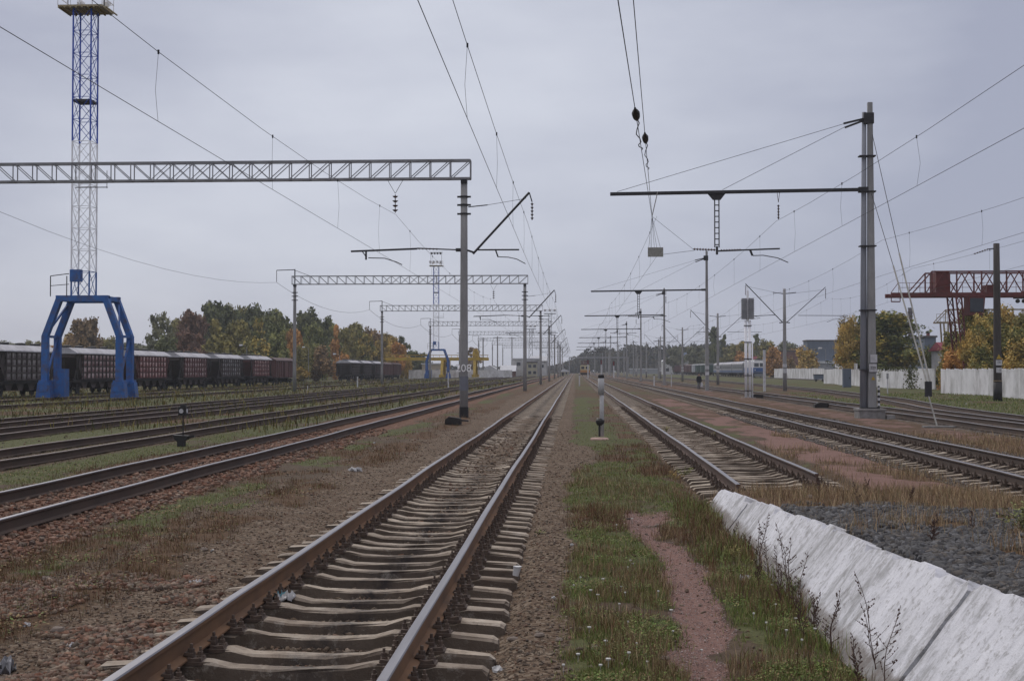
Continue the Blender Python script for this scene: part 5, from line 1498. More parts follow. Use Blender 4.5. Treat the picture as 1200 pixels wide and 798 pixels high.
# creeper on the wall
# ------------------------------------------------------------------ trees
def tree_leaf_mat(name, ca, cb, cc):
    k = NT(name)
    a = k.n('ShaderNodeAttribute', attribute_name='tint'); s = k.n('ShaderNodeSeparateColor'); k.l(a.outputs['Color'], s.inputs['Color'])
    oi = k.n('ShaderNodeObjectInfo'); g = k.n('ShaderNodeNewGeometry')
    f = k.noise(g.outputs['Position'], .45, 3, .6)
    ad = k.n('ShaderNodeMath', operation='MULTIPLY_ADD'); k.l(f, ad.inputs[0]); ad.inputs[1].default_value = .9; ad.inputs[2].default_value = -.45
    ad2 = k.n('ShaderNodeMath', operation='ADD'); k.l(ad.outputs[0], ad2.inputs[0]); k.l(s.outputs[0], ad2.inputs[1])
    c = k.ramp(ad2.outputs[0], [(.15, ca), (.5, cb), (.9, cc)])
    k.l(c, k.b.inputs['Base Color']); k.b.inputs['Roughness'].default_value = .8; k.b.inputs['Specular IOR Level'].default_value = .15
    return k.mat
TL = {
 'dkgreen': tree_leaf_mat('dark_green_leaves', (0.086,0.096,0.047), (0.125,0.140,0.065), (0.188,0.197,0.083)),
 'green': tree_leaf_mat('green_leaves', (0.124,0.140,0.056), (0.189,0.206,0.080), (0.298,0.293,0.105)),
 'olive': tree_leaf_mat('olive_leaves', (0.162,0.153,0.059), (0.249,0.226,0.085), (0.374,0.315,0.111)),
 'gold': tree_leaf_mat('golden_leaves', (0.242,0.188,0.066), (0.419,0.307,0.095), (0.662,0.441,0.130)),
 'orange': tree_leaf_mat('orange_leaves', (0.302,0.170,0.068), (0.487,0.267,0.099), (0.702,0.376,0.128)),
 'brown': tree_leaf_mat('brown_leaves', (0.188,0.138,0.081), (0.284,0.197,0.105), (0.394,0.259,0.131)),
 'maroon': tree_leaf_mat('maroon_leaves', (0.144,0.094,0.071), (0.199,0.122,0.088), (0.267,0.161,0.105)),
 'grey': tree_leaf_mat('grey_green_leaves', (0.141,0.148,0.090), (0.204,0.207,0.125), (0.278,0.272,0.164)),
 'turning': tree_leaf_mat('yellowing_green_leaves', (0.099,0.119,0.046), (0.178,0.192,0.066), (0.423,0.330,0.080)),
 'mixed': tree_leaf_mat('turning_leaves', (0.124,0.140,0.056), (0.250,0.237,0.082), (0.559,0.405,0.120)),
}
def crown_mesh(kind, seed, nleaf):
    r = np.random.default_rng(seed)
    # blobs inside a unit-height tree (crown from z .18 to 1, half width 1 => scaled)
    blobs = []
    if kind == 'broad':
        for i in range(46):
            z = .10 + .84*r.random()**.9; t = (z-.10)/.86; w = .92*np.sqrt(max(0.03, 1-(2*t-.85)**2/1.9)); a = r.random()*6.28; q = w*np.sqrt(r.random())*.85
            blobs.append((q*np.cos(a), q*np.sin(a), z, .22+.16*r.random()))
    elif kind == 'cone':
        for i in range(34):
            z = .12 + .86*r.random(); w = .95*(1-z)**.7*.9+.06; a = r.random()*6.28; q = w*np.sqrt(r.random())*.85
            blobs.append((q*np.cos(a), q*np.sin(a), z, .14+.20*(1-z)))
    elif kind == 'column':
        for i in range(26):
            z = .1 + .87*i/25; a = r.random()*6.28; q = .35*r.random(); blobs.append((q*np.cos(a), q*np.sin(a), z, (.45+.25*r.random())*(1-.5*z)))
    elif kind == 'airy':
        for i in range(44):
            z = .22 + .7*r.random(); a = r.random()*6.28; w = .85*np.sqrt(max(.05, 1-(2*(z-.22)/.72-.95)**2)); q = w*np.sqrt(r.random())
            blobs.append((q*np.cos(a), q*np.sin(a), z, .15+.12*r.random()))
    elif kind == 'bush':
        for i in range(22):
            z = .08 + .85*r.random(); w = .95*np.sqrt(max(.05, 1-z*z)); a = r.random()*6.28; q = w*np.sqrt(r.random())*.8
            blobs.append((q*np.cos(a), q*np.sin(a), z, .25+.15*r.random()))
    B = np.array(blobs); zs_ = {'broad': .36, 'cone': .30, 'column': .10, 'airy': .30, 'bush': .75}[kind]
    bi = r.integers(0, len(B), nleaf)
    d = r.normal(size=(nleaf, 3)); d /= np.linalg.norm(d, axis=1)[:, None]
    sub = r.normal(size=(len(B)*7, 3)); sub /= np.linalg.norm(sub, axis=1)[:, None]; d = sub[bi*7 + r.integers(0, 7, nleaf)]*.75 + .55*d; rad = B[bi, 3]*(.45 + .75*r.random(nleaf)**.8)
    P = B[bi, :3] + d*rad[:, None]*np.array([1, 1, zs_])
    tint = np.clip(.5 + (r.random(len(B))[bi]-.5)*.8 + (r.random(nleaf)-.5)*.5, 0, 1)
    return P, d, tint, bi
TREE = {}
def tree_proto(kind, seed, nleaf=2600, ls=.075, asp=.42):
    """unit tree: height 1, half width 1 (x,y scaled separately on the object)"""
    P, d, tint, _ = crown_mesh(kind, seed, nleaf)
    r = np.random.default_rng(seed+99); n = nleaf
    u = r.normal(size=(n, 3)); u /= np.linalg.norm(u, axis=1)[:, None]
    v = np.cross(u, d + .4*r.normal(size=(n, 3))); v /= np.linalg.norm(v, axis=1)[:, None]+1e-9
    s = ls*(.6+.9*r.random(n))[:, None]; zz = np.array([1, 1, asp])
    V = np.stack([P-u*s*zz, P+v*s*.7*zz, P+u*s*zz, P-v*s*.7*zz], 1).reshape(-1, 3)
    Fc = (np.arange(n)*4)[:, None] + np.arange(4)[None]
    col = np.stack([np.repeat(tint, 4)]*3 + [np.ones(n*4)], 1)
    crown = np_mesh('crown', V, Fc, TL['green'], {'tint': col})
    mb = MB(); rr = random.Random(seed)
    h = .75
    pts = [(rr.uniform(-.04, .04)*i/4, rr.uniform(-.04, .04)*i/4, -.03 + h*i/4) for i in range(5)]
    mb.tube(pts, .055, 7, .018)
    for i in range(9):
        z = .22 + .5*rr.random(); a = rr.random()*6.28; L = .35+.4*rr.random()
        mb.tube([(0, 0, z), (math.cos(a)*L*.5, math.sin(a)*L*.5, z+.10), (math.cos(a)*L, math.sin(a)*L, z+.24)], .022, 5, .006)
    trunk = mb.mesh('trunk', M['bark'])
    return crown, trunk
for kk, n_, ls in (('broad', 9000, .072), ('cone', 8000, .070), ('column', 4000, .09), ('airy', 4200, .055), ('bush', 5000, .085)):
    TREE[kk] = [tree_proto(kk, 10*i + len(kk), n_, ls) for i in range(3)]
BIG = [tree_proto('broad', 501, 20000, .040), tree_proto('broad', 502, 20000, .040), tree_proto('bush', 503, 9000, .055)]
tn = 0
def tree(px0, px1, top, Y, kind, leaf, label, group=None, name='tree', proto=None, z0=0.0):
    global tn
    tn += 1
    x = gx((px0+px1)/2, Y); w = (px1-px0)/2/F*Y; H = gz(top, Y) - z0
    crown, trunk = proto if proto else TREE[kind][tn % 3]
    g = empty(name, (x, Y, z0), random.uniform(0, 6.28), label, name.replace('_', ' '), group)
    o = link('crown', crown, g); o.scale = (w, w, H)
    o.material_slots[0].link = 'OBJECT'; o.material_slots[0].material = TL[leaf]
    t = link('trunk', trunk, g); t.scale = (min(w, H*.3), min(w, H*.3), H)
    return g
T = tree
gw = 'trees of the wood behind the hopper wagons'
# back row of the left wood
for a, b, t, Y, k, l, lb in [
 (222, 272, 356, 330, 'broad', 'dkgreen', 'tallest dark green tree crowning the left wood, behind the maroon tree'),
 (262, 312, 360, 340, 'broad', 'dkgreen', 'dark green rounded crown right of the tallest tree in the left wood'),
 (252, 288, 357, 345, 'broad', 'olive', 'olive crown showing between the two highest dark crowns'),
 (300, 342, 366, 350, 'broad', 'green', 'green crown above the yellow-olive trees in the middle of the wood'),
 (334, 376, 364, 350, 'broad', 'dkgreen', 'dark crown directly above the second gantry leg'),
 (360, 398, 372, 360, 'broad', 'green', 'green crown just right of the second gantry leg'),
 (392, 430, 381, 370, 'broad', 'olive', 'olive crown behind the orange tree right of the gantry leg'),
 (420, 452, 386, 380, 'broad', 'brown', 'brownish crown toward the right end of the wood'),
 (440, 470, 391, 390, 'broad', 'gold', 'yellow crown above the separate rake of wagons'),
 (458, 482, 392, 400, 'airy', 'dkgreen', 'dark airy tree closing the wood on the right'),
 (470, 505, 412, 420, 'broad', 'dkgreen', 'low dark tree beyond the right end of the wood, left of the crane'),
 (540, 566, 406, 520, 'airy', 'brown', 'faint brownish tree behind the yellow crane'),
 (200, 240, 366, 300, 'broad', 'maroon', 'maroon-brown tree right of the airy tree'),
 (163, 202, 362, 262, 'airy', 'grey', 'airy grey-green tree with sky showing through, right of the blue portal'),
 ]: T(a, b, t, Y, k, l, lb, gw)
for a, b, t, Y, k, l, lb in [
 (226, 266, 373, 270, 'cone', 'olive', 'cone-shaped yellow-olive tree in front of the maroon tree'),
 (258, 296, 378, 275, 'broad', 'olive', 'olive tree in front of the two highest dark crowns'),
 (280, 316, 370, 290, 'cone', 'mixed', 'tall yellow-green tree above the dark red hopper'),
 (306, 340, 378, 285, 'broad', 'green', 'green tree just left of the second gantry leg'),
 (330, 356, 388, 280, 'broad', 'orange', 'orange tree right behind the second gantry leg'),
 (350, 384, 380, 310, 'broad', 'green', 'dark olive tree right of the orange one by the gantry leg'),
 (380, 402, 380, 330, 'cone', 'orange', 'rust orange pointed tree above the separate rake'),
 (396, 420, 388, 330, 'broad', 'olive', 'olive tree directly over the near end of the separate rake'),
 (414, 440, 390, 340, 'broad', 'mixed', 'yellow-green tree over the middle of the separate rake'),
 (436, 460, 398, 345, 'broad', 'gold', 'golden tree beside the third gantry leg'),
 (455, 477, 402, 350, 'broad', 'orange', 'golden-orange tree at the right end of the separate rake'),
 (466, 484, 420, 352, 'bush', 'gold', 'yellow bush low at the right end of the wood'),
 (360, 392, 410, 275, 'bush', 'brown', 'brown undergrowth bush between the two rakes of wagons'),
 (340, 366, 405, 270, 'bush', 'olive', 'olive undergrowth bush behind the brown boxcar'),
 (384, 412, 418, 320, 'bush', 'orange', 'rusty bush just left of the separate rake'),
 (336, 362, 432, 262, 'bush', 'gold', 'small yellow bush between the two rakes of wagons'),
 (168, 206, 398, 240, 'bush', 'dkgreen', 'dark bush at the foot of the airy tree'),
 (196, 236, 388, 255, 'broad', 'maroon', 'dark reddish tree low behind the hopper roofs'),
 (236, 276, 398, 245, 'bush', 'olive', 'olive bush low behind the blackish hopper'),
 (276, 316, 400, 250, 'bush', 'mixed', 'yellowish bush low behind the dark red hopper'),
 (306, 340, 398, 258, 'bush', 'green', 'green bush low behind the brown boxcar'),
 (420, 455, 412, 345, 'bush', 'olive', 'olive bush behind the middle of the separate rake'),
 ]: T(a, b, t, Y, k, l, lb, gw)
rf = random.Random(12)
for i in range(16):
    px = 205 + i*17; prof = np.interp(px, [200, 240, 300, 380, 440, 480], [372, 362, 366, 378, 390, 404])
    T(px-18, px+18, prof + rf.uniform(2, 9), 385 + 4*i, 'broad', ['olive', 'green', 'gold', 'mixed', 'olive'][i % 5], 'olive and yellow background tree filling the left wood between its taller crowns', 'background trees filling the left wood')
# low far tree line on the left
for a, b, t, Y, k, l, lb in [
 (-20, 22, 401, 420, 'broad', 'grey', 'low grey-green tree over the leftmost hopper'),
 (8, 40, 399, 420, 'broad', 'olive', 'low olive tree over the leftmost hopper roof'),
 (30, 56, 404, 400, 'broad', 'orange', 'low orange tree just left of the blue portal leg'),
 (48, 78, 402, 410, 'broad', 'brown', 'low brown tree between the left legs of the blue portal'),
 (68, 112, 372, 300, 'broad', 'brown', 'tall brownish tree framed inside the blue portal'),
 (60, 90, 392, 305, 'broad', 'gold', 'yellowish tree at the left foot of the tall brownish tree'),
 (98, 132, 396, 350, 'broad', 'olive', 'olive tree right of the tall brownish tree inside the portal'),
 (118, 150, 402, 430, 'broad', 'grey', 'grey-green tree by the right legs of the blue portal'),
 (140, 172, 404, 430, 'broad', 'grey', 'low grey-green tree between the portal and the airy tree'),
 (-60, -10, 398, 380, 'broad', 'olive', 'olive tree beyond the left edge of the wagons'),
 ]: T(a, b, t, Y, k, l, lb, 'low trees behind the leftmost wagons')
# right side
for a, b, t, Y, k, l, lb in [
 (826, 844, 384, 520, 'column', 'dkgreen', 'tallest dark poplar behind the second right mast'),
 (840, 852, 393, 520, 'column', 'dkgreen', 'shorter dark poplar right of the tallest one'),
 (878, 892, 392, 520, 'column', 'dkgreen', 'lone dark poplar above the coaches'),
 (842, 872, 404, 500, 'broad', 'olive', 'olive tree between the dark poplars'),
 (858, 886, 402, 480, 'broad', 'mixed', 'yellow-green tree above the coaches'),
 (884, 912, 400, 470, 'broad', 'olive', 'olive-brown tree behind the locomotive'),
 (856, 880, 412, 470, 'broad', 'orange', 'orange tree low above the coach roofs'),
 (906, 934, 402, 450, 'broad', 'grey', 'pale grey-green tree right of the mast with raised arms'),
 (918, 946, 407, 440, 'broad', 'brown', 'brown tree left of the factory hall'),
 (890, 916, 411, 372, 'bush', 'orange', 'bright orange tree right of the locomotive'),
 (912, 932, 420, 365, 'bush', 'brown', 'brownish bush between the orange and the yellow ones'),
 (926, 958, 413, 350, 'bush', 'gold', 'bright yellow bush at the left corner of the factory hall'),
 (800, 828, 406, 560, 'broad', 'grey', 'grey-green tree left of the tallest poplar'),
 (780, 804, 408, 600, 'broad', 'grey', 'blurred grey-green tree over the depot roof'),
 ]: T(a, b, t, Y, k, l, lb, 'trees beyond the far train on the right')
T(974, 1084, 371, 205, 'broad', 'turning', 'big round green tree with yellowing top behind the smooth white wall', None, proto=BIG[0])
T(974, 1012, 377, 203, 'broad', 'gold', 'orange-yellow tree half hidden behind the big double mast', None, proto=BIG[1])
T(1075, 1096, 408, 200, 'bush', 'green', 'green bush right of the big round tree', None, name='bush')
T(1088, 1134, 396, 150, 'broad', 'mixed', 'yellow-green tree under the red crane legs', 'trees behind the white wall at the right edge', proto=BIG[2])
T(1106, 1162, 366, 140, 'broad', 'mixed', 'tall green and yellow tree right of the red crane legs', 'trees behind the white wall at the right edge', proto=BIG[0])
T(1120, 1182, 376, 128, 'broad', 'mixed', 'yellow-green tree directly behind the dark wooden pole', 'trees behind the white wall at the right edge', proto=BIG[1])
T(1140, 1204, 366, 136, 'broad', 'gold', 'golden tree right of the dark wooden pole', 'trees behind the white wall at the right edge', proto=BIG[1])
T(1168, 1236, 370, 130, 'broad', 'olive', 'olive-gold tree cut by the right edge', 'trees behind the white wall at the right edge', proto=BIG[0])
T(1160, 1215, 408, 118, 'bush', 'gold', 'low golden bush leaning over the ribbed wall at the right edge', 'trees behind the white wall at the right edge', proto=BIG[2])
T(1112, 1150, 392, 124, 'broad', 'gold', 'golden tree filling the gap left of the dark pole', 'trees behind the white wall at the right edge', proto=BIG[1])
T(1164, 1210, 388, 122, 'broad', 'mixed', 'yellow-green tree low in front of the golden one at the right edge', 'trees behind the white wall at the right edge', proto=BIG[0])
T(1090, 1125, 416, 128, 'bush', 'orange', 'orange-gold bush at the gap in the white wall', 'trees behind the white wall at the right edge', proto=BIG[2])
T(1120, 1165, 412, 122, 'bush', 'mixed', 'green-gold bush peeping over the ribbed wall left of the dark pole', 'trees behind the white wall at the right edge', proto=BIG[2])

# far wood as one mass
r = np.random.default_rng(5)
Vs = []; Ts = []
ridge = lambda px: np.interp(px, [560, 650, 668, 682, 700, 720, 740, 760, 790, 830, 880, 960, 1100, 1300], [431, 431, 424, 414, 409, 410, 405, 408, 407, 405, 408, 410, 408, 406])
Vq = []; tq = []
for i in range(560):
    px = r.uniform(640, 1010) if i < 420 else (r.uniform(1000, 1400) if i < 490 else r.uniform(430, 650)); Y = r.uniform(840, 960)
    top = ridge(px) + r.uniform(-2, 7); H = gz(top, Y); W = r.uniform(3.5, 7)
    n = 150
    d = r.normal(size=(n, 3)); d /= np.linalg.norm(d, axis=1)[:, None]; d[:, 2] = d[:, 2]
    c = np.array([gx(px, Y), Y, H*.55]); P = c + d*np.array([W, W, H*.47])*(.75+.35*r.random((n, 1)))
    u = r.normal(size=(n, 3)); u /= np.linalg.norm(u, axis=1)[:, None]; v = np.cross(u, r.normal(size=(n, 3))); v /= np.linalg.norm(v, axis=1)[:, None]
    s = 1.0*(.6+.8*r.random((n, 1)))
    Vq.append(np.stack([P-u*s, P+v*s*.8, P+u*s, P-v*s*.8], 1).reshape(-1, 3)); tq.append(np.repeat(np.clip(r.random()*.8 + .1 + (r.random(n)-.5)*.3, 0, 1), 4))
Vq = np.concatenate(Vq); tq = np.concatenate(tq)
M['farwood'] = tree_leaf_mat('far_wood_leaves', (.028,.034,.022), (.045,.050,.030), (.085,.070,.035))
fw = link('far_wood', np_mesh('far_wood', Vq, np.arange(len(Vq)).reshape(-1, 4), M['farwood'], {'tint': np.stack([tq]*3+[np.ones_like(tq)], 1)}))
tag(fw, 'distant hazy wood along the horizon behind the right tracks', 'wood', kind='stuff')

# ------------------------------------------------------------------ line-side items
def small(name, label, cat, loc, group=None): return empty(name, loc, 0, label, cat, group)
M['greypost'] = mat('grey_white_post', (.50,.50,.50), (.36,.36,.37), 4, .8, dirt=(.2,.19,.18), dsc=3)
# centre white post with black cap
cx, cy = gx(703, 36.5), 36.5
g = small('marker_post', 'white post with a black cap on a round pale base between the tracks', 'post', (cx, cy, 0))
mb = MB(); mb.tube([(.05, 0, .1), (.05, 0, 1.55)], .062, 14); mb.obj('post', M['greypost'], g, True)
mb = MB(); mb.tube([(.03, 0, 1.30), (.03, 0, 1.78)], .088, 14); mb.obj('sleeve', M['greypost'], g, True)
mb = MB(); mb.tube([(.03, 0, 1.78), (.03, 0, 1.88)], .092, 14, .08); mb.obj('cap', M['black'], g, True)
mb = MB(); mb.tube([(.0, 0, .1), (.0, 0, .55)], .05, 8); mb.lathe([(.08, .42), (.125, .50), (.125, .56), (.06, .62)], (0, 0, 0), 14); mb.obj('bracket', M['black'], g)
M['pinkconc'] = mat('pinkish_concrete', (.50,.34,.29), (.36,.25,.21), 3, .9)
mb = MB(); mb.lathe([(.27, -.05), (.27, .03), (.24, .06)], (-.02, 0, 0), 20); mb.obj('base', M['pinkconc'], g)
# switch lantern at left
Y = 1480*2/(524-434); g = small('switch_lantern', 'small black switch lantern on a rod between the left tracks', 'switch stand', (gx(209, Y), Y, 0))
mb = MB(); mb.tube([(0, 0, .1), (0, 0, .82)], .018, 8); mb.obj('rod', M['black'], g)
mb = MB(); mb.box(-.10, .10, -.10, .10, .82, 1.04); mb.box(-.06, .06, -.06, .06, 1.04, 1.10); lan = mb.obj('lantern', M['black'], g)
mb = MB(); mb.tube([(-.02, -.106, .93), (-.02, -.101, .93)], .06, 12); mb.tube([(.101, 0, .93), (.108, 0, .93)], .06, 12); mb.obj('lens', M['white'], lan)
mb = MB(); mb.prism([(-.24, .30), (.16, .28), (.13, .18), (.04, .14), (.04, -.05), (-.12, -.05), (-.12, .12), (-.2, .2)], 'y', -.12, .12); mb.bar((.1, 0, .22), (.30, 0, .27), .05); mb.obj('gearbox', M['black'], g)
# dark pole at right with signs
Y = 82.0; g = small('wooden_pole', 'thick dark tarred pole with yellow triangle and white plates before the ribbed wall', 'pole', (gx(1159.5, Y), Y, 0))
mb = MB(); conc_pole(mb, 0, 0, -.2, 10.1, .27, .19); mb.obj('pole', M['pole_dark'], g, True)
mb = MB(); mb.lathe([(.278, -.1), (.274, 1.25)], (0, 0, 0), 14); mb.obj('tarred_foot', M['black'], g, True)
mb = MB(); mb.lathe([(.275, 1.30), (.275, 1.37)], (0, 0, 0), 14); mb.obj('band', M['cranecream'], g)
mb = MB(); mb.add([(-.16, -.30, 2.72), (.16, -.30, 2.72), (0, -.30, 3.03), (-.16, -.28, 2.72), (.16, -.28, 2.72), (0, -.28, 3.03)], [(0,1,2), (5,4,3), (0,3,4,1), (1,4,5,2), (2,5,3,0)]); mb.obj('warning_triangle', M['yellow'], g)
mb = MB(); mb.box(-.19, .19, -.30, -.28, 2.32, 2.66); p1 = mb.obj('white_plate', M['white'], g)
mb = MB(); mb.box(-.17, .17, -.30, -.28, 1.85, 2.17); p2 = mb.obj('white_plate', M['white'], g)
text_obj('230', .15, M['greyband'], p1, (0, -.304, 2.49)); text_obj('1', .22, M['black'], p2, (.06, -.304, 2.01))
mb = MB(); mb.bar((-.5, 0, 9.75), (.1, 0, 9.8), .06); mb.obj('bracket', M['dsteel'], g)
mb = MB(); disc_insul(mb, (-.5, 0, 9.75), 1.0, 6, .06, (-1, 0, -.35)); mb.obj('insulator', M['porc'], g)
for o in [x for x in bpy.data.objects if x.name.startswith('number')]: pass
# white twin post with ribbed boxes
Y = 92.0; g = small('arrester_post', 'pale twin tube post topped by grey ribbed boxes right of the walking man', 'post', (gx(875, Y), Y, 0))
for x in (-.17, .11): 
    mb = MB(); mb.tube([(x, 0, -.1), (x, 0, 5.6)], .10, 10); mb.obj('tube', M['silver'], g, True)
mb = MB(); mb.tube([(.31, .1, -.1), (.31, .1, 4.0)], .045, 8); mb.obj('conduit', M['silver'], g, True)
for z in (.5, 1.6, 2.8, 4.0, 5.2): mb = MB(); mb.box(-.3, .24, -.12, .12, z, z+.06); mb.obj('clamp', M['dsteel'], g)
for x in (-.28, .22):
    mb = MB(); mb.box(x-.17, x+.17, -.2, .2, 5.7, 7.2)
    for i in range(9): mb.box(x-.21, x+.21, -.24, .24, 5.75+i*.16, 5.80+i*.16)
    mb.obj('ribbed_box', M['galv'], g)
mb = MB(); mb.tube([(-.03, 0, 5.5), (-.03, 0, 7.75)], .09, 10); mb.tube([(-.03, 0, 7.75), (-.1, 0, 8.1)], .03, 6); mb.obj('core', M['silver'], g)
mb = MB(); mb.box(-.5, .5, -.35, .35, -.1, .05); mb.obj('foundation', M['found'], g)
# white marker post near the grey cabinet, cabinets
Y = 108.0; g = small('marker_post', 'thin white marker post in the grass just right of the big double mast', 'post', (gx(1034.5, Y), Y, 0))
mb = MB(); mb.tube([(0, 0, -.1), (0, 0, 1.7)], .05, 8); mb.obj('post', M['white'], g); mb = MB(); mb.box(-.08, .08, -.08, .08, 1.3, 1.75); mb.obj('head', M['galv'], g)
Y = 150.0; g = small('cabinet', 'tall grey steel relay cabinet in front of the white wall', 'cabinet', (gx(988, Y), Y, 0))
mb = MB(); mb.box(-.46, .46, -.3, .3, -.1, 2.15); mb.obj('body', M['factory'], g); mb = MB(); mb.box(-.5, .5, -.34, .34, 2.15, 2.22); mb.obj('top', M['galv'], g)
mb = MB(); mb.box(-.40, .40, -.32, -.301, .1, 2.05); d_ = mb.obj('door', M['factory'], g); mb = MB(); mb.box(.22, .30, -.35, -.321, 1.0, 1.2); mb.obj('handle', M['black'], d_)
Y = 230.0; g = small('trailer', 'low grey container by the wall right of the tall mast with raised arms', 'container', (gx(956, Y), Y, 0))
mb = MB(); mb.prism([(-.8, .4), (.8, .4), (.9, 1.2), (-.9, 1.2)], 'y', -.6, .6); mb.obj('body', M['factory'], g); mb = MB(); mb.box(-.95, .95, -.65, .65, 1.2, 1.3); mb.obj('lid', M['dsteel'], g)
for x in (-.6, .6): mb = MB(); mb.tube([(x, -.62, .2), (x, -.5, .2)], .22, 12); mb.obj('wheel', M['black'], g)
# small street lamps etc.
def lamp(px, Y, H, label):
    g = small('street_lamp', label, 'street lamp', (gx(px, Y), Y, 0), 'small lamp posts')
    mb = MB(); mb.tube([(0, 0, -.1), (0, 0, H)], .07, 8, .05); mb.tube([(0, 0, H), (-.25, -.1, H+.35), (-.8, -.2, H+.4)], .035, 6); mb.obj('post', M['galv'], g)
    mb = MB(); mb.tube([(-.7, -.18, H+.42), (-1.3, -.3, H+.36)], .13, 8, .2); mb.obj('lamp_head', M['white'], g)
lamp(964, 225, gz(411, 225), 'curved grey street lamp in front of the factory hall')
lamp(359, 262, gz(409, 262), 'thin street lamp between the two rakes of wagons')
lamp(396, 262, gz(417, 262), 'thin street lamp at the near end of the separate rake')
lamp(285, 225, gz(407, 225), 'thin street lamp rising behind the dark red hopper')
def post(px, base, top, label, m='white', r=.08, name='marker_post', grp='short white line-side posts'):
    Y = 1480*2/(base-434); g = small(name, label, 'post', (gx(px, Y), Y, 0), grp)
    H = gz(top, Y); mb = MB(); mb.tube([(0, 0, -.1), (0, 0, H)], r, 8); mb.obj('post', M[m], g)
    mb = MB(); mb.tube([(0, 0, H), (0, 0, H+.08)], r*1.3, 8); mb.obj('cap', M['black'], g)
post(417.5, 454, 441, 'short white post in front of the separate rake of wagons')
post(893.5, 459, 410, 'tall slim white post in front of the locomotive', r=.13)
post(766, 452.5, 440, 'short white post left of the third right mast')
post(786, 453, 438, 'thin white and dark post right of the third right mast', r=.05)
post(679, 452, 440, 'short white post on the grass left of the railcar')
post(525, 456, 436, 'white post left of the nearest gantry mast', r=.07)
post(540, 452.5, 432, 'slim white post half hidden behind the nearest gantry mast', r=.06)
post(1018, 452, 434, 'dark thin post against the smooth white wall', 'black', r=.06)
post(358 , 458, 452, 'tiny pale stake in the rough grass', r=.04)
# signals with red heads
for px, Y, top, lb in ((689, 330, 421.5, 'red-headed track signal just right of the railcar'), (704.5, 330, 421.5, 'red-headed track signal above the white post cap'), (719, 330, 423, 'red-headed track signal right of the white post')):
    g = small('track_signal', lb, 'signal', (gx(px, Y), Y, 0), 'signals with red heads')
    H = gz(top, Y); mb = MB(); mb.tube([(0, 0, -.1), (0, 0, H-1.2)], .16, 8); mb.obj('post', M['white'], g)
    mb = MB(); mb.box(-.26, .26, -.12, .12, H-1.3, H); hd = mb.obj('head', M['black'], g)
    for z in (H-.95, H-.4): mb = MB(); mb.tube([(0, -.13, z), (0, -.25, z)], .17, 10); mb.obj('lens_hood', M['redlamp'], hd)
# extra far poles
for i, (px, Y, top) in enumerate(((656, 420, 405), (697, 560, 411), (714, 520, 409), (725, 480, 404), (731, 450, 407), (757, 350, 407), (742, 420, 400), (713, 600, 415), (771.5, 300, 398), (706, 640, 413), (747, 520, 414), (600, 430, 395), (641, 520, 420), (660, 620, 424), (566, 360, 396), (583, 380, 394), (541, 330, 412))):
    g = small('line_pole', 'thin far concrete pole among the overhead line masts near the horizon', 'pole', (gx(px, Y), Y, 0), 'thin far poles near the horizon')
    H = gz(top, Y); mb = MB(); mb.tube([(0, 0, -.1), (0, 0, H)], .24, 8, .16); mb.obj('pole', M['pole'], g)
    mb = MB(); mb.bar((-1.3, 0, H-.4), (1.3, 0, H-.4), .12); mb.obj('crossbar', M['dsteel'], g)
# far rigid portal over the yard
g = small('signal_portal', 'far steel portal spanning the tracks in front of the hazy wood', 'gantry', (gx(712, 560), 560, 0))
mb = MB(); mb.bar((-17, 0, gz(419, 560)), (9, 0, gz(419, 560)), .5, .5); mb.obj('beam', M['galv'], g)
for x in (-17, 9): mb = MB(); mb.bar((x, 0, 0), (x, 0, gz(419, 560)), .4); mb.obj('post', M['galv'], g)
# switch mechanism and rubble by track
def rubble(px, py, label, w=.5, m='chassis'):
    Y = 1480*2/(py-434); g = small('point_machine', label, 'point machine', (gx(px, Y), Y, 0), None)
    mb = MB(); mb.prism([(-w, .0), (w, .0), (w*.9, .22), (-w*.5, .28), (-w*.95, .18)], 'y', -.25, .25); mb.obj('housing', M[m], g)
    mb = MB(); mb.bar((w*.3, 0, .15), (w*1.9, 0, .12), .06); mb.obj('rod', M['dsteel'], g)
rubble(888, 466, 'low dark point machine beside the track right of the twin tube post', .7)
rubble(963, 477, 'low dark point machine left of the big double mast', .6)
rubble(531, 497, 'small dark lump of machinery in the grass left of the nearest gantry mast', .3)

# creeper on the wall
def leafpile(name, label, cat, fn, n, s, mat_, seed, kind=None):
    r = np.random.default_rng(seed); P = fn(r, n); n = len(P)
    u = r.normal(size=(n, 3)); u /= np.linalg.norm(u, axis=1)[:, None]; v = np.cross(u, r.normal(size=(n, 3))); v /= np.linalg.norm(v, axis=1)[:, None]
    q = s*(.6+.8*r.random((n, 1)))
    V = np.stack([P-u*q, P+v*q*.7, P+u*q, P-v*q*.7], 1).reshape(-1, 3)
    t = np.repeat(r.random(n), 4)
    o = link(name, np_mesh(name, V, np.arange(len(V)).reshape(-1, 4), mat_, {'tint': np.stack([t]*3+[np.ones_like(t)], 1)}))
    return tag(o, label, cat, kind=kind)
Yc = 131.0; xc = gx(1071, Yc)
def creep(r, n):
    t = r.random(n); hang = 2.2*(1-t) 
    x = xc + np.where(r.random(n) < .55, r.normal(size=n)*.28, -1.2*r.random(n)**1.0*2.4 - .0)
    z = np.where(x > xc-.7, hang, 2.15 - .25*r.random(n) + .25*r.random(n) - 1.2*(np.abs(x-xc+2.9) < .3)*r.random(n))
    return np.stack([x, 134.5 + (xc-x)*1.0 - .25*r.random(n)-.4, z], 1)
leafpile('creeper', 'dark green creeper hanging over the smooth white wall', 'plant', creep, 700, .10, TL['dkgreen'], 3)
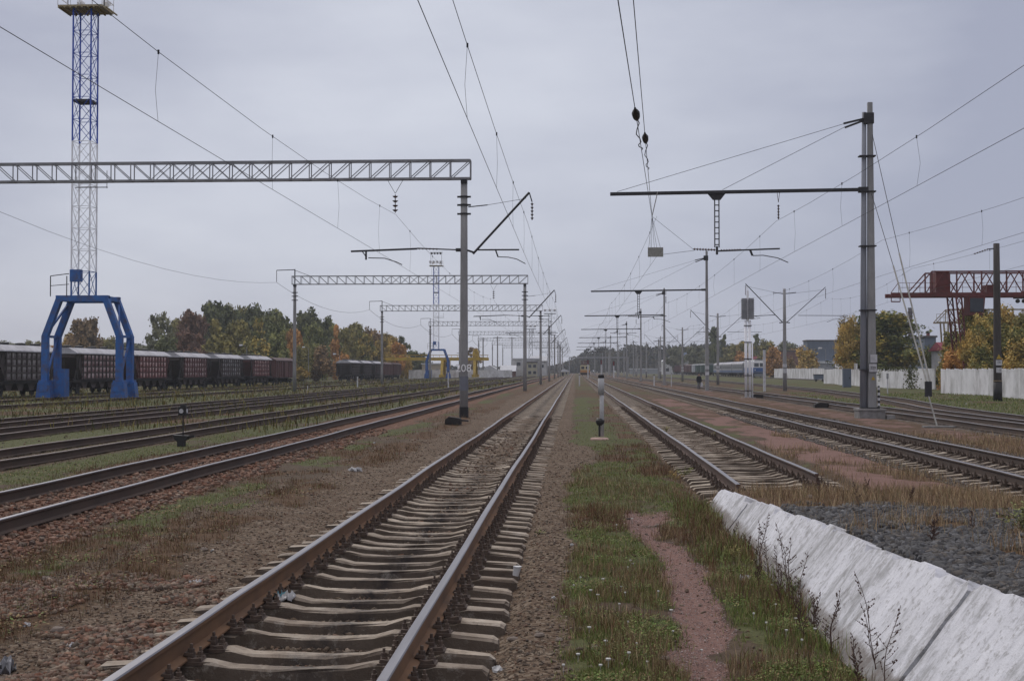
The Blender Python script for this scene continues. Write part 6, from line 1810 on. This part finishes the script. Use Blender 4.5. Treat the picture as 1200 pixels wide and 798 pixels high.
# ------------------------------------------------------------------ people
def person(label, loc, H, coat, legs, rz, bag=False, skirt=False):
    s = H/1.75
    g = bpy.data.meshes.new('person')
    J = {'pel': (0, 0, .95), 'waist': (0, 0, 1.12), 'chest': (0, .01, 1.34), 'neck': (0, .0, 1.50), 'headb': (0, -.01, 1.57), 'head': (0, -.02, 1.66), 'top': (0, -.01, 1.73),
         'lsh': (-.19, 0, 1.42), 'lel': (-.25, .04, 1.15), 'lwr': (-.26, -.04, .90), 'lha': (-.26, -.06, .82), 'rsh': (.19, 0, 1.42), 'rel': (.25, .03, 1.15), 'rwr': (.27, -.03, .90), 'rha': (.27, -.04, .82),
         'lhip': (-.10, 0, .90), 'lkn': (-.11, -.10, .50), 'lan': (-.11, .04, .09), 'lto': (-.12, -.13, .03), 'rhip': (.10, 0, .90), 'rkn': (.11, -.02, .49), 'ran': (.11, .20, .12), 'rto': (.12, .06, .03)}
    Rr = {'pel': .15, 'waist': .14, 'chest': .165, 'neck': .065, 'headb': .075, 'head': .098, 'top': .06, 'lsh': .075, 'rsh': .075, 'lel': .055, 'rel': .055, 'lwr': .042, 'rwr': .042, 'lha': .04, 'rha': .04,
          'lhip': .10, 'rhip': .10, 'lkn': .068, 'rkn': .068, 'lan': .048, 'ran': .048, 'lto': .04, 'rto': .04}
    E = [('pel','waist'),('waist','chest'),('chest','neck'),('neck','headb'),('headb','head'),('head','top'),('chest','lsh'),('lsh','lel'),('lel','lwr'),('lwr','lha'),('chest','rsh'),('rsh','rel'),('rel','rwr'),('rwr','rha'),('pel','lhip'),('lhip','lkn'),('lkn','lan'),('lan','lto'),('pel','rhip'),('rhip','rkn'),('rkn','ran'),('ran','rto')]
    names = list(J); idx = {k: i for i, k in enumerate(names)}
    g.from_pydata([J[k] for k in names], [(idx[a], idx[b]) for a, b in E], []); g.update()
    o = bpy.data.objects.new('person', g); COL.objects.link(o)
    md = o.modifiers.new('skin', 'SKIN'); sub = o.modifiers.new('sub', 'SUBSURF'); sub.levels = 1; sub.render_levels = 1
    if not g.skin_vertices: 
        bpy.context.view_layer.objects.active = o
    for i, k in enumerate(names):
        sv = g.skin_vertices[0].data[i]; sv.radius = (Rr[k], Rr[k]*.85); sv.use_root = (k == 'pel')
    dg = bpy.context.evaluated_depsgraph_get(); dg.update()
    me = bpy.data.meshes.new_from_object(o.evaluated_get(dg)); bpy.data.objects.remove(o)
    for m in (coat, legs, M['skin'], M['hair'], M['black']): me.materials.append(m)
    for p in me.polygons:
        c = p.center; z = c.z
        p.material_index = 4 if z < .10 else (1 if z < .86 and abs(c.x) < .22 else (0 if z < 1.50 and z > .86 else (0 if z < 1.5 and z > .87 else (2 if z < 1.5 else (3 if (z > 1.68 or c.y > .01) else 2)))))
        p.use_smooth = True
    me.transform(Matrix.Scale(s, 4))
    o = link('person', me, None, loc); o.rotation_euler = (0, 0, rz); tag(o, label, 'person')
    mb = MB(); mb.prism([(-.21*s, .80*s), (.21*s, .80*s), (.19*s, 1.15*s), (.2*s, 1.42*s), (-.2*s, 1.42*s), (-.19*s, 1.15*s)], 'y', -.13*s, .14*s); mb.obj('coat', coat, o)
    return o
M['skin'] = mat('skin', (.45,.28,.21), None, 3, .7); M['hair'] = mat('hair', (.04,.03,.025), None, 3, .8)
M['coat_dark'] = mat('dark_coat', (.022,.024,.03), None, 3, .9); M['jeans'] = mat('blue_trousers', (.05,.07,.12), None, 3, .9); M['coat_pink'] = mat('pale_pink_coat', (.42,.30,.29), None, 3, .9)
p = person('man in a dark jacket and blue trousers carrying a white bag along the track', (gx(818, 132), 132, 0), 1.66, M['coat_dark'], M['jeans'], 0.1)
mb = MB(); mb.prism([(-.13, 0), (.13, 0), (.10, .34), (.03, .46), (-.03, .46), (-.10, .34)], 'y', -.07, .07)
b = mb.obj('shopping_bag', M['white'], None, loc=(gx(818, 132)+.27, 131.9, .33)); tag(b, 'white carrier bag hanging from the hand of the man in dark clothes', 'bag')
person('person in a pale pink coat walking beyond the twin tube post', (gx(871.5, 240), 240, 0), 1.68, M['coat_pink'], M['coat_dark'], .4)

# ------------------------------------------------------------------ weeds against the slabs
M['stalk'] = mat('dry_stalk', (.095,.05,.038), (.06,.034,.026), 6, .9)
def weed(x, y, H, seed, label, green=False):
    rr = random.Random(seed)
    g = empty('dry_weed', (x, y, float(height(np.array([x]), np.array([y]))[0]) - .02), 0, label, 'weed', 'dry branching weeds in front of the white slabs')
    mb = MB(); ms = MB()
    for st in range(rr.randint(1, 3)):
        a = rr.random()*6.28; L = H*rr.uniform(.6, 1)
        dx, dy = math.cos(a)*.18*L, math.sin(a)*.12*L
        pts = [(dx*t*t + .01*math.sin(9*t+st), dy*t*t, L*t) for t in [i/7 for i in range(8)]]
        mb.tube(pts, .0040, 5, .0016)
        for j in range(14):
            t = .25 + .75*j/14; p = Vector((dx*t*t, dy*t*t, L*t)); b = rr.random()*6.28; q = (1.1-t)*.28*L*rr.uniform(.5, 1)
            e = p + Vector((math.cos(b)*q, math.sin(b)*q*.7, q*rr.uniform(.4, 1.0))); mb.tube([p, p.lerp(e, .5)+Vector((0, 0, -.006)), e], .0018, 4, .0010)
            for c in range(4):
                f = p.lerp(e, rr.uniform(.35, 1)); r_ = rr.uniform(.003, .0065)
                mb.add([f+Vector((-r_, 0, 0)), f+Vector((0, -r_, 0)), f+Vector((r_, 0, 0)), f+Vector((0, r_, 0)), f+Vector((0, 0, r_*1.6)), f+Vector((0, 0, -r_))], [(0,1,4),(1,2,4),(2,3,4),(3,0,4),(1,0,5),(2,1,5),(3,2,5),(0,3,5)])
    mb.obj('stem', M['stalk'], g)
rw = random.Random(4)
wl = [(1.93, 11.6, .75), (1.86, 11.2, .8), (1.9, 10.9, .7), (1.80, 10.5, .55), (1.95, 12.3, .45), (1.9, 13.2, .7), (1.85, 9.9, .45), (1.82, 9.2, .55), (1.9, 8.7, .4), (1.8, 8.2, .35), (1.92, 14.3, .3), (1.9, 15.2, .3), (1.75, 11.0, .45), (1.70, 9.6, .4), (1.93, 12.8, .4), (1.88, 7.9, .7), (1.96, 8.4, .8), (1.7, 11.9, .35)]
for i, (x, y, h) in enumerate(wl):
    lb = 'thin brown branching weed standing against the white slabs'
    weed(x, y, h, i, lb)
for i, (px, py, h) in enumerate(((1000, 600, .35), (1085, 660, .3), (1130, 640, .3), (900, 560, .3), (955, 575, .35), (1010, 565, .3), (1060, 590, .3))):
    Y = 1480*(2-.35)/(py-434); x = gx(px, Y); weed(x, Y, h, 100+i, 'small rusty weed on the stony ground behind the white slabs'); 
for o in list(bpy.data.objects):
    if o.name.startswith('dry_weed') and o.get('label', '').startswith('small rusty'): o['group'] = 'small rusty weeds behind the white slabs'
def plant(name, label, x, y, z, w, h, n, s, m, seed):
    r = random.Random(seed); mb = MB()
    for k in range(max(5, n//22)):
        a = r.random()*6.28; q = w*.9*r.random()**.6; hh = h*r.uniform(.45, 1.1)
        pts = [(0, 0, -.01)]
        top = Vector((math.cos(a)*q, math.sin(a)*q, hh)); mid = Vector((math.cos(a)*q*.4, math.sin(a)*q*.4, hh*.6))
        pts += [mid, top]; mb.tube(pts, s*.10, 4, s*.05)
        for j in range(16):
            t = .25 + .75*j/15; p = (Vector((0, 0, 0)).lerp(mid, t*2) if t < .5 else mid.lerp(top, t*2-1))
            b = r.random()*6.28; L = s*r.uniform(.9, 1.9); d = Vector((math.cos(b), math.sin(b), r.uniform(-.1, .7))).normalized(); e = Vector((-math.sin(b), math.cos(b), 0))*L*.28
            mb.add([p, p+d*L*.5+e, p+d*L, p+d*L*.5-e], [(0, 1, 2, 3)])
    me = mb.mesh(name, m); ca = me.color_attributes.new('tint', 'FLOAT_COLOR', 'POINT'); t_ = np.random.default_rng(seed).random(len(me.vertices))
    ca.data.foreach_set('color', np.stack([t_, t_, t_, np.ones_like(t_)], 1).astype(np.float32).ravel())
    return tag(link(name, me, None, (x, y, z)), label, 'plant')
# leafy green plants
def leafy(name, px, py, z, w, h, n, s, leaf, label, seed):
    Y = 1480*(2-z)/(py-434); x = gx(px, Y); zz = float(height(np.array([x]), np.array([Y]))[0])
    fn = lambda r, n: np.stack([x + r.normal(size=n)*w*.45, Y + r.normal(size=n)*w*.45, zz + h*np.abs(r.normal(size=n))*.5], 1)
    return plant(name, label, x, Y, zz, w, h, n, s, TL[leaf], seed)
leafy('green_weed', 1188, 622, .5, .35, .25, 500, .03, 'green', 'leafy green plant at the right edge on the grey stones', 1)
leafy('green_weed', 930, 690, .0, .22, .22, 420, .022, 'dkgreen', 'dark green leafy plant at the break in the white slabs', 2)
leafy('green_weed', 856, 650, .0, .16, .14, 260, .02, 'olive', 'yellow-green leafy plant left of the white slabs', 3)
leafy('green_weed', 800, 553, .0, .25, .2, 260, .028, 'green', 'green sprout at the left rail of the short track', 4)
leafy('green_weed', 722, 470, .0, .28, .2, 220, .035, 'olive', 'yellow-green plant by the left rail of the short track near the white post', 5)
leafy('green_weed', 838, 512, .0, .3, .22, 260, .035, 'olive', 'yellow-green sprout between the rails of the short track', 6)
leafy('green_weed', 780, 505, .0, .3, .2, 260, .035, 'olive', 'olive sprout between the rails of the short track, farther off', 7)
leafy('green_weed', 790, 560, .0, .2, .16, 200, .018, 'gold', 'yellow-flowering weed left of the end of the short track', 8)
leafy('green_weed', 632, 622, .0, .1, .07, 160, .018, 'green', 'small green weed in the gravel right of the main track', 9)
for i, (px, py) in enumerate(((12, 487), (48, 484), (440, 452), (470, 455), (405, 458), (160, 470), (205, 466), (330, 464), (520, 448))):
    leafy('green_weed', px, py, 0, .8, .8, 360, .045, 'olive', 'yellow-green weed clump in the rough grass by the left tracks', 20+i)['group'] = 'yellow-green weed clumps on the left'
# ------------------------------------------------------------------ litter and small things
def gp(px, py, z=0.0):
    Y = 1480*(2-z)/(py-434); x = gx(px, Y); return x, Y, float(height(np.array([x]), np.array([Y]))[0])
M['litter'] = mat('dirty_white_plastic', (.62,.62,.62), (.42,.42,.42), 12, .6); M['litter_blue'] = mat('pale_blue_plastic', (.18,.38,.45), (.12,.28,.34), 12, .5)
def crumple(name, label, cat, loc, sx, sy, sz, m, seed, m2=None, group=None):
    r = np.random.default_rng(seed); nx, ny = 9, 7
    u, v = np.meshgrid(np.linspace(-1, 1, nx), np.linspace(-1, 1, ny))
    X = (u*.5*(1-.35*v*v) + r.normal(size=u.shape)*.07)*sx; Y = (v*.5*(1-.3*u*u) + r.normal(size=u.shape)*.07)*sy
    Z = (r.random(u.shape)**1.3*(1-.5*(u*u+v*v)/2) + .05)*sz
    V = np.stack([X.ravel(), Y.ravel(), Z.ravel()], 1)
    V2 = V - np.array([0, 0, .012])
    i0 = (np.arange(ny-1)[:, None]*nx + np.arange(nx-1)[None]).ravel(); n = nx*ny
    top = [(a, a+1, a+1+nx, a+nx) for a in i0]; bot = [(a+n, a+nx+n, a+1+nx+n, a+1+n) for a in i0]
    mb = MB(); mb.add(V, top) ; mb.add(V2, [tuple(i-n for i in f) for f in bot])
    o = mb.obj(name, [m, m2] if m2 else m, None, loc=loc)
    if m2:
        for p_ in o.data.polygons: p_.material_index = 1 if p_.center.x > .02*sx and p_.center.y < .1*sy else 0
    o.rotation_euler = (0, 0, seed*1.3); return tag(o, label, cat, group)
x, y, z = gp(331, 694, .05); crumple('plastic_bag', 'torn white and light blue plastic bag at the left rail of the main track', 'plastic bag', (x, y, z+.10), .16, .16, .10, M['litter'], 3, M['litter_blue'])
x, y, z = gp(604, 677); g = small('plastic_cup', 'whitish plastic cup lying on a sleeper end right of the main track', 'cup', (x, y, .03))
mb = MB(); mb.tube([(0, 0, .0), (.02, .0, .085)], .028, 14, .038, cap=False); mb.tube([(0, 0, 0), (.001, 0, .005)], .028, 14); mb.obj('body', M['litter'], g, True); mb = MB(); mb.lathe([(.041, 0), (.041, .006)], (.02, 0, .083), 14); mb.obj('rim', M['litter'], g)
LIT = [(77, 757, 'white stone-like scrap in the brown gravel at the lower left', .10), (22, 735, 'pale scrap in the grass at the far lower left', .08), (225, 681, 'flat white scrap left of the main track in the gravel', .12), (245, 645, 'small white scrap up the gravel left of the main track', .05), (585, 768, 'white crumpled paper at the foot of a sleeper end, bottom centre', .11), (870, 678, 'white wrapper beside the pink path', .16), (75, 571, 'grey-white scrap on the reddish ballast at the left', .16), (415, 552, 'pale scraps in the grass between the tracks', .28), (438, 520, 'tiny white scrap beside the reddish track', .10), (183, 481, 'tiny white scrap between the left tracks', .12), (292, 482, 'tiny white scrap in the grass of the left tracks', .12), (1148, 493, 'white scrap between the rails near the right edge', .16), (1153, 489, 'small white scrap next to another near the right edge', .12), (1046, 468, 'white scrap on the grass behind the big double mast', .12), (1124, 473, 'white scrap on the verge before the ribbed wall', .12), (648, 697, 'pale stone chip on the right gravel strip', .05), (670, 636, 'white scrap at the top of the near grass patch', .05), (740, 657, 'white scrap in the near grass patch', .04), (956, 467, 'white scrap left of the double mast foundation', .2), (975, 477, 'pale block by the point machine left of the double mast', .2), (897, 466, 'pale slab by the point machine right of the twin tube post', .3), (912, 452, 'white lump in the grass before the tall mast with raised arms', .25)]
for i, (px, py, l, s) in enumerate(LIT):
    x, y, z = gp(px, py); crumple('litter_scrap', l, 'litter', (x, y, z+.005), s, s*.6, s*.35, M['litter'], i+10, group='scraps of litter along the tracks')
# grey bent strip in the lower left corner
x, y, z = gp(6, 785); o = crumple('metal_strip', 'bent grey metal strip in the lower left corner', 'scrap', (x-.05, y, z), .28, .10, .12, M['galv'], 40)
# bigger stones lying about
M['stone'] = mat('pale_stone', (.22,.18,.15), (.14,.11,.09), 8, .9, bump=.5, bsc=25)
def stone(px, py, s, label, seed):
    r = random.Random(seed); x, y, z = gp(px, py)
    mb = MB(); n = 8; prof = []
    for k in range(5):
        t = math.pi*(k/4); prof.append((max(.05, math.sin(t))*s, -math.cos(t)*s*.45))
    vs = []; 
    for rr_, zz_ in prof:
        for j in range(n): a = 6.28*j/n; q = rr_*r.uniform(.8, 1.15); vs.append((math.cos(a)*q, math.sin(a)*q*.75, zz_*r.uniform(.8, 1.2)))
    fs = [(i*n+j, i*n+(j+1) % n, (i+1)*n+(j+1) % n, (i+1)*n+j) for i in range(4) for j in range(n)] + [tuple(range(n-1, -1, -1)), tuple(4*n+j for j in range(n))]
    mb.add(vs, fs); o = mb.obj('stone', M['stone'], None, loc=(x, y, z+s*.2)); o.rotation_euler = (0, 0, seed); tag(o, label, 'stone', 'larger loose stones')
ST_ = [(60, 740, .07, 'flat stone near the white scrap in the lower left gravel'), (168, 745, .06, 'rusty stone at the near left rail'), (147, 688, .055, 'brown stone in the grass edge left of the main track'), (45, 683, .06, 'dark stone in the left grass'), (115, 743, .05, 'reddish stone in the lower left gravel'), (235, 645, .06, 'light brown stone up the gravel slope'), (601, 738, .05, 'orange-brown stone by the sleeper ends'), (632, 740, .05, 'rust stone right of the sleeper ends'), (655, 743, .04, 'grey stone in the right gravel strip'), (665, 665, .06, 'flat tan stone in the right gravel strip'), (714, 773, .05, 'dark stone in the near grass patch'), (697, 756, .05, 'grey stone in the near grass patch'), (778, 769, .04, 'grey stone by the edge of the pink path'), (770, 612, .05, 'dark stone at the top of the pink path'), (945, 612, .08, 'yellowish flat stone on the grey stones behind the slabs')]
for i, (px, py, s, l) in enumerate(ST_): stone(px, py, s, l, i)
# white wildflowers in the near grass
fm = MB()
for k in range(7):
    a = k*.9; fm.tube([(math.cos(a)*.008, math.sin(a)*.008, .055), (math.cos(a)*.010, math.sin(a)*.010, .064)], .006, 6)
fm.tube([(0, 0, -.01), (0, 0, .058)], .0015, 4)
M['petal'] = mat('white_petal', (.60,.60,.57), (.5,.5,.47), 30, .7)
fmesh = fm.mesh('wildflower', M['petal'])
FL = [(692,698),(706,684),(700,702),(727,692),(732,700),(738,660),(735,668),(725,715),(709,756),(745,757),(736,773),(672,690),(677,771),(660,782),(703,786),(735,735),(770,698),(757,779),(785,718),(787,743),(820,760),(680,680),(712,780),(690,740),(925,668),(940,690),(928,725),(917,745),(905,712),(950,735),(935,755),(895,735),(880,725),(902,690),(735,484),(690,478),(702,470),(700,492),(722,620),(740,612)]
for i, (px, py) in enumerate(FL):
    x, y, z = gp(px, py); o = link('wildflower', fmesh, None, (x, y, z)); sc_ = random.uniform(.5, 1.2)*(1+max(0, y-12)*.05); o.scale = (sc_, sc_, random.uniform(.8, 1.2)); tag(o, 'tiny white wildflower head in the grass near the white slabs and the pink path', 'flower', 'white wildflowers in the grass')

# ------------------------------------------------------------------ haze and smoke
def volume_box(name, x0, x1, y0, y1, z0, z1, dens, col, label=None):
    mb = MB(); mb.box(x0, x1, y0, y1, z0, z1)
    m = bpy.data.materials.new(name); m.use_nodes = True; t = m.node_tree; t.nodes.clear()
    o_ = t.nodes.new('ShaderNodeOutputMaterial'); v = t.nodes.new('ShaderNodeVolumePrincipled')
    v.inputs['Density'].default_value = dens; v.inputs['Color'].default_value = (*col, 1); v.inputs['Anisotropy'].default_value = 0.0
    t.links.new(v.outputs[0], o_.inputs['Volume'])
    o = mb.obj(name, m); tag(o, label, None, kind='stuff'); return o, m, v, t
if HAZE: volume_box('haze', -1720, 1720, -80, 2640, -2, 34, HAZE, (.80, .85, .93))
# bluish exhaust smoke near the depot
Y = 600.0
mb = MB(); 
vs = []; nn = 12
for i in range(nn+1):
    t = i/nn
    for j in range(10):
        a = 6.28*j/10; q = math.sin(math.pi*min(.98, max(.02, t)))**.6
        vs.append((-6+13*t, math.cos(a)*3.2*q, math.sin(a)*2.6*q + .9*math.sin(t*5)))
fs = [(i*10+j, i*10+(j+1) % 10, (i+1)*10+(j+1) % 10, (i+1)*10+j) for i in range(nn) for j in range(10)] + [tuple(range(9, -1, -1)), tuple(nn*10+j for j in range(10))]
mb.add(vs, fs)
m = bpy.data.materials.new('smoke'); m.use_nodes = True; t = m.node_tree; t.nodes.clear()
o_ = t.nodes.new('ShaderNodeOutputMaterial'); v = t.nodes.new('ShaderNodeVolumePrincipled'); v.inputs['Color'].default_value = (.50,.62,.88, 1); v.inputs['Density'].default_value = .22
t.links.new(v.outputs[0], o_.inputs['Volume'])
o = mb.obj('smoke', m, None, loc=(gx(813, Y), Y, gz(417, Y))); tag(o, 'thin bluish exhaust smoke drifting above the vans near the depot', 'smoke', kind='stuff')
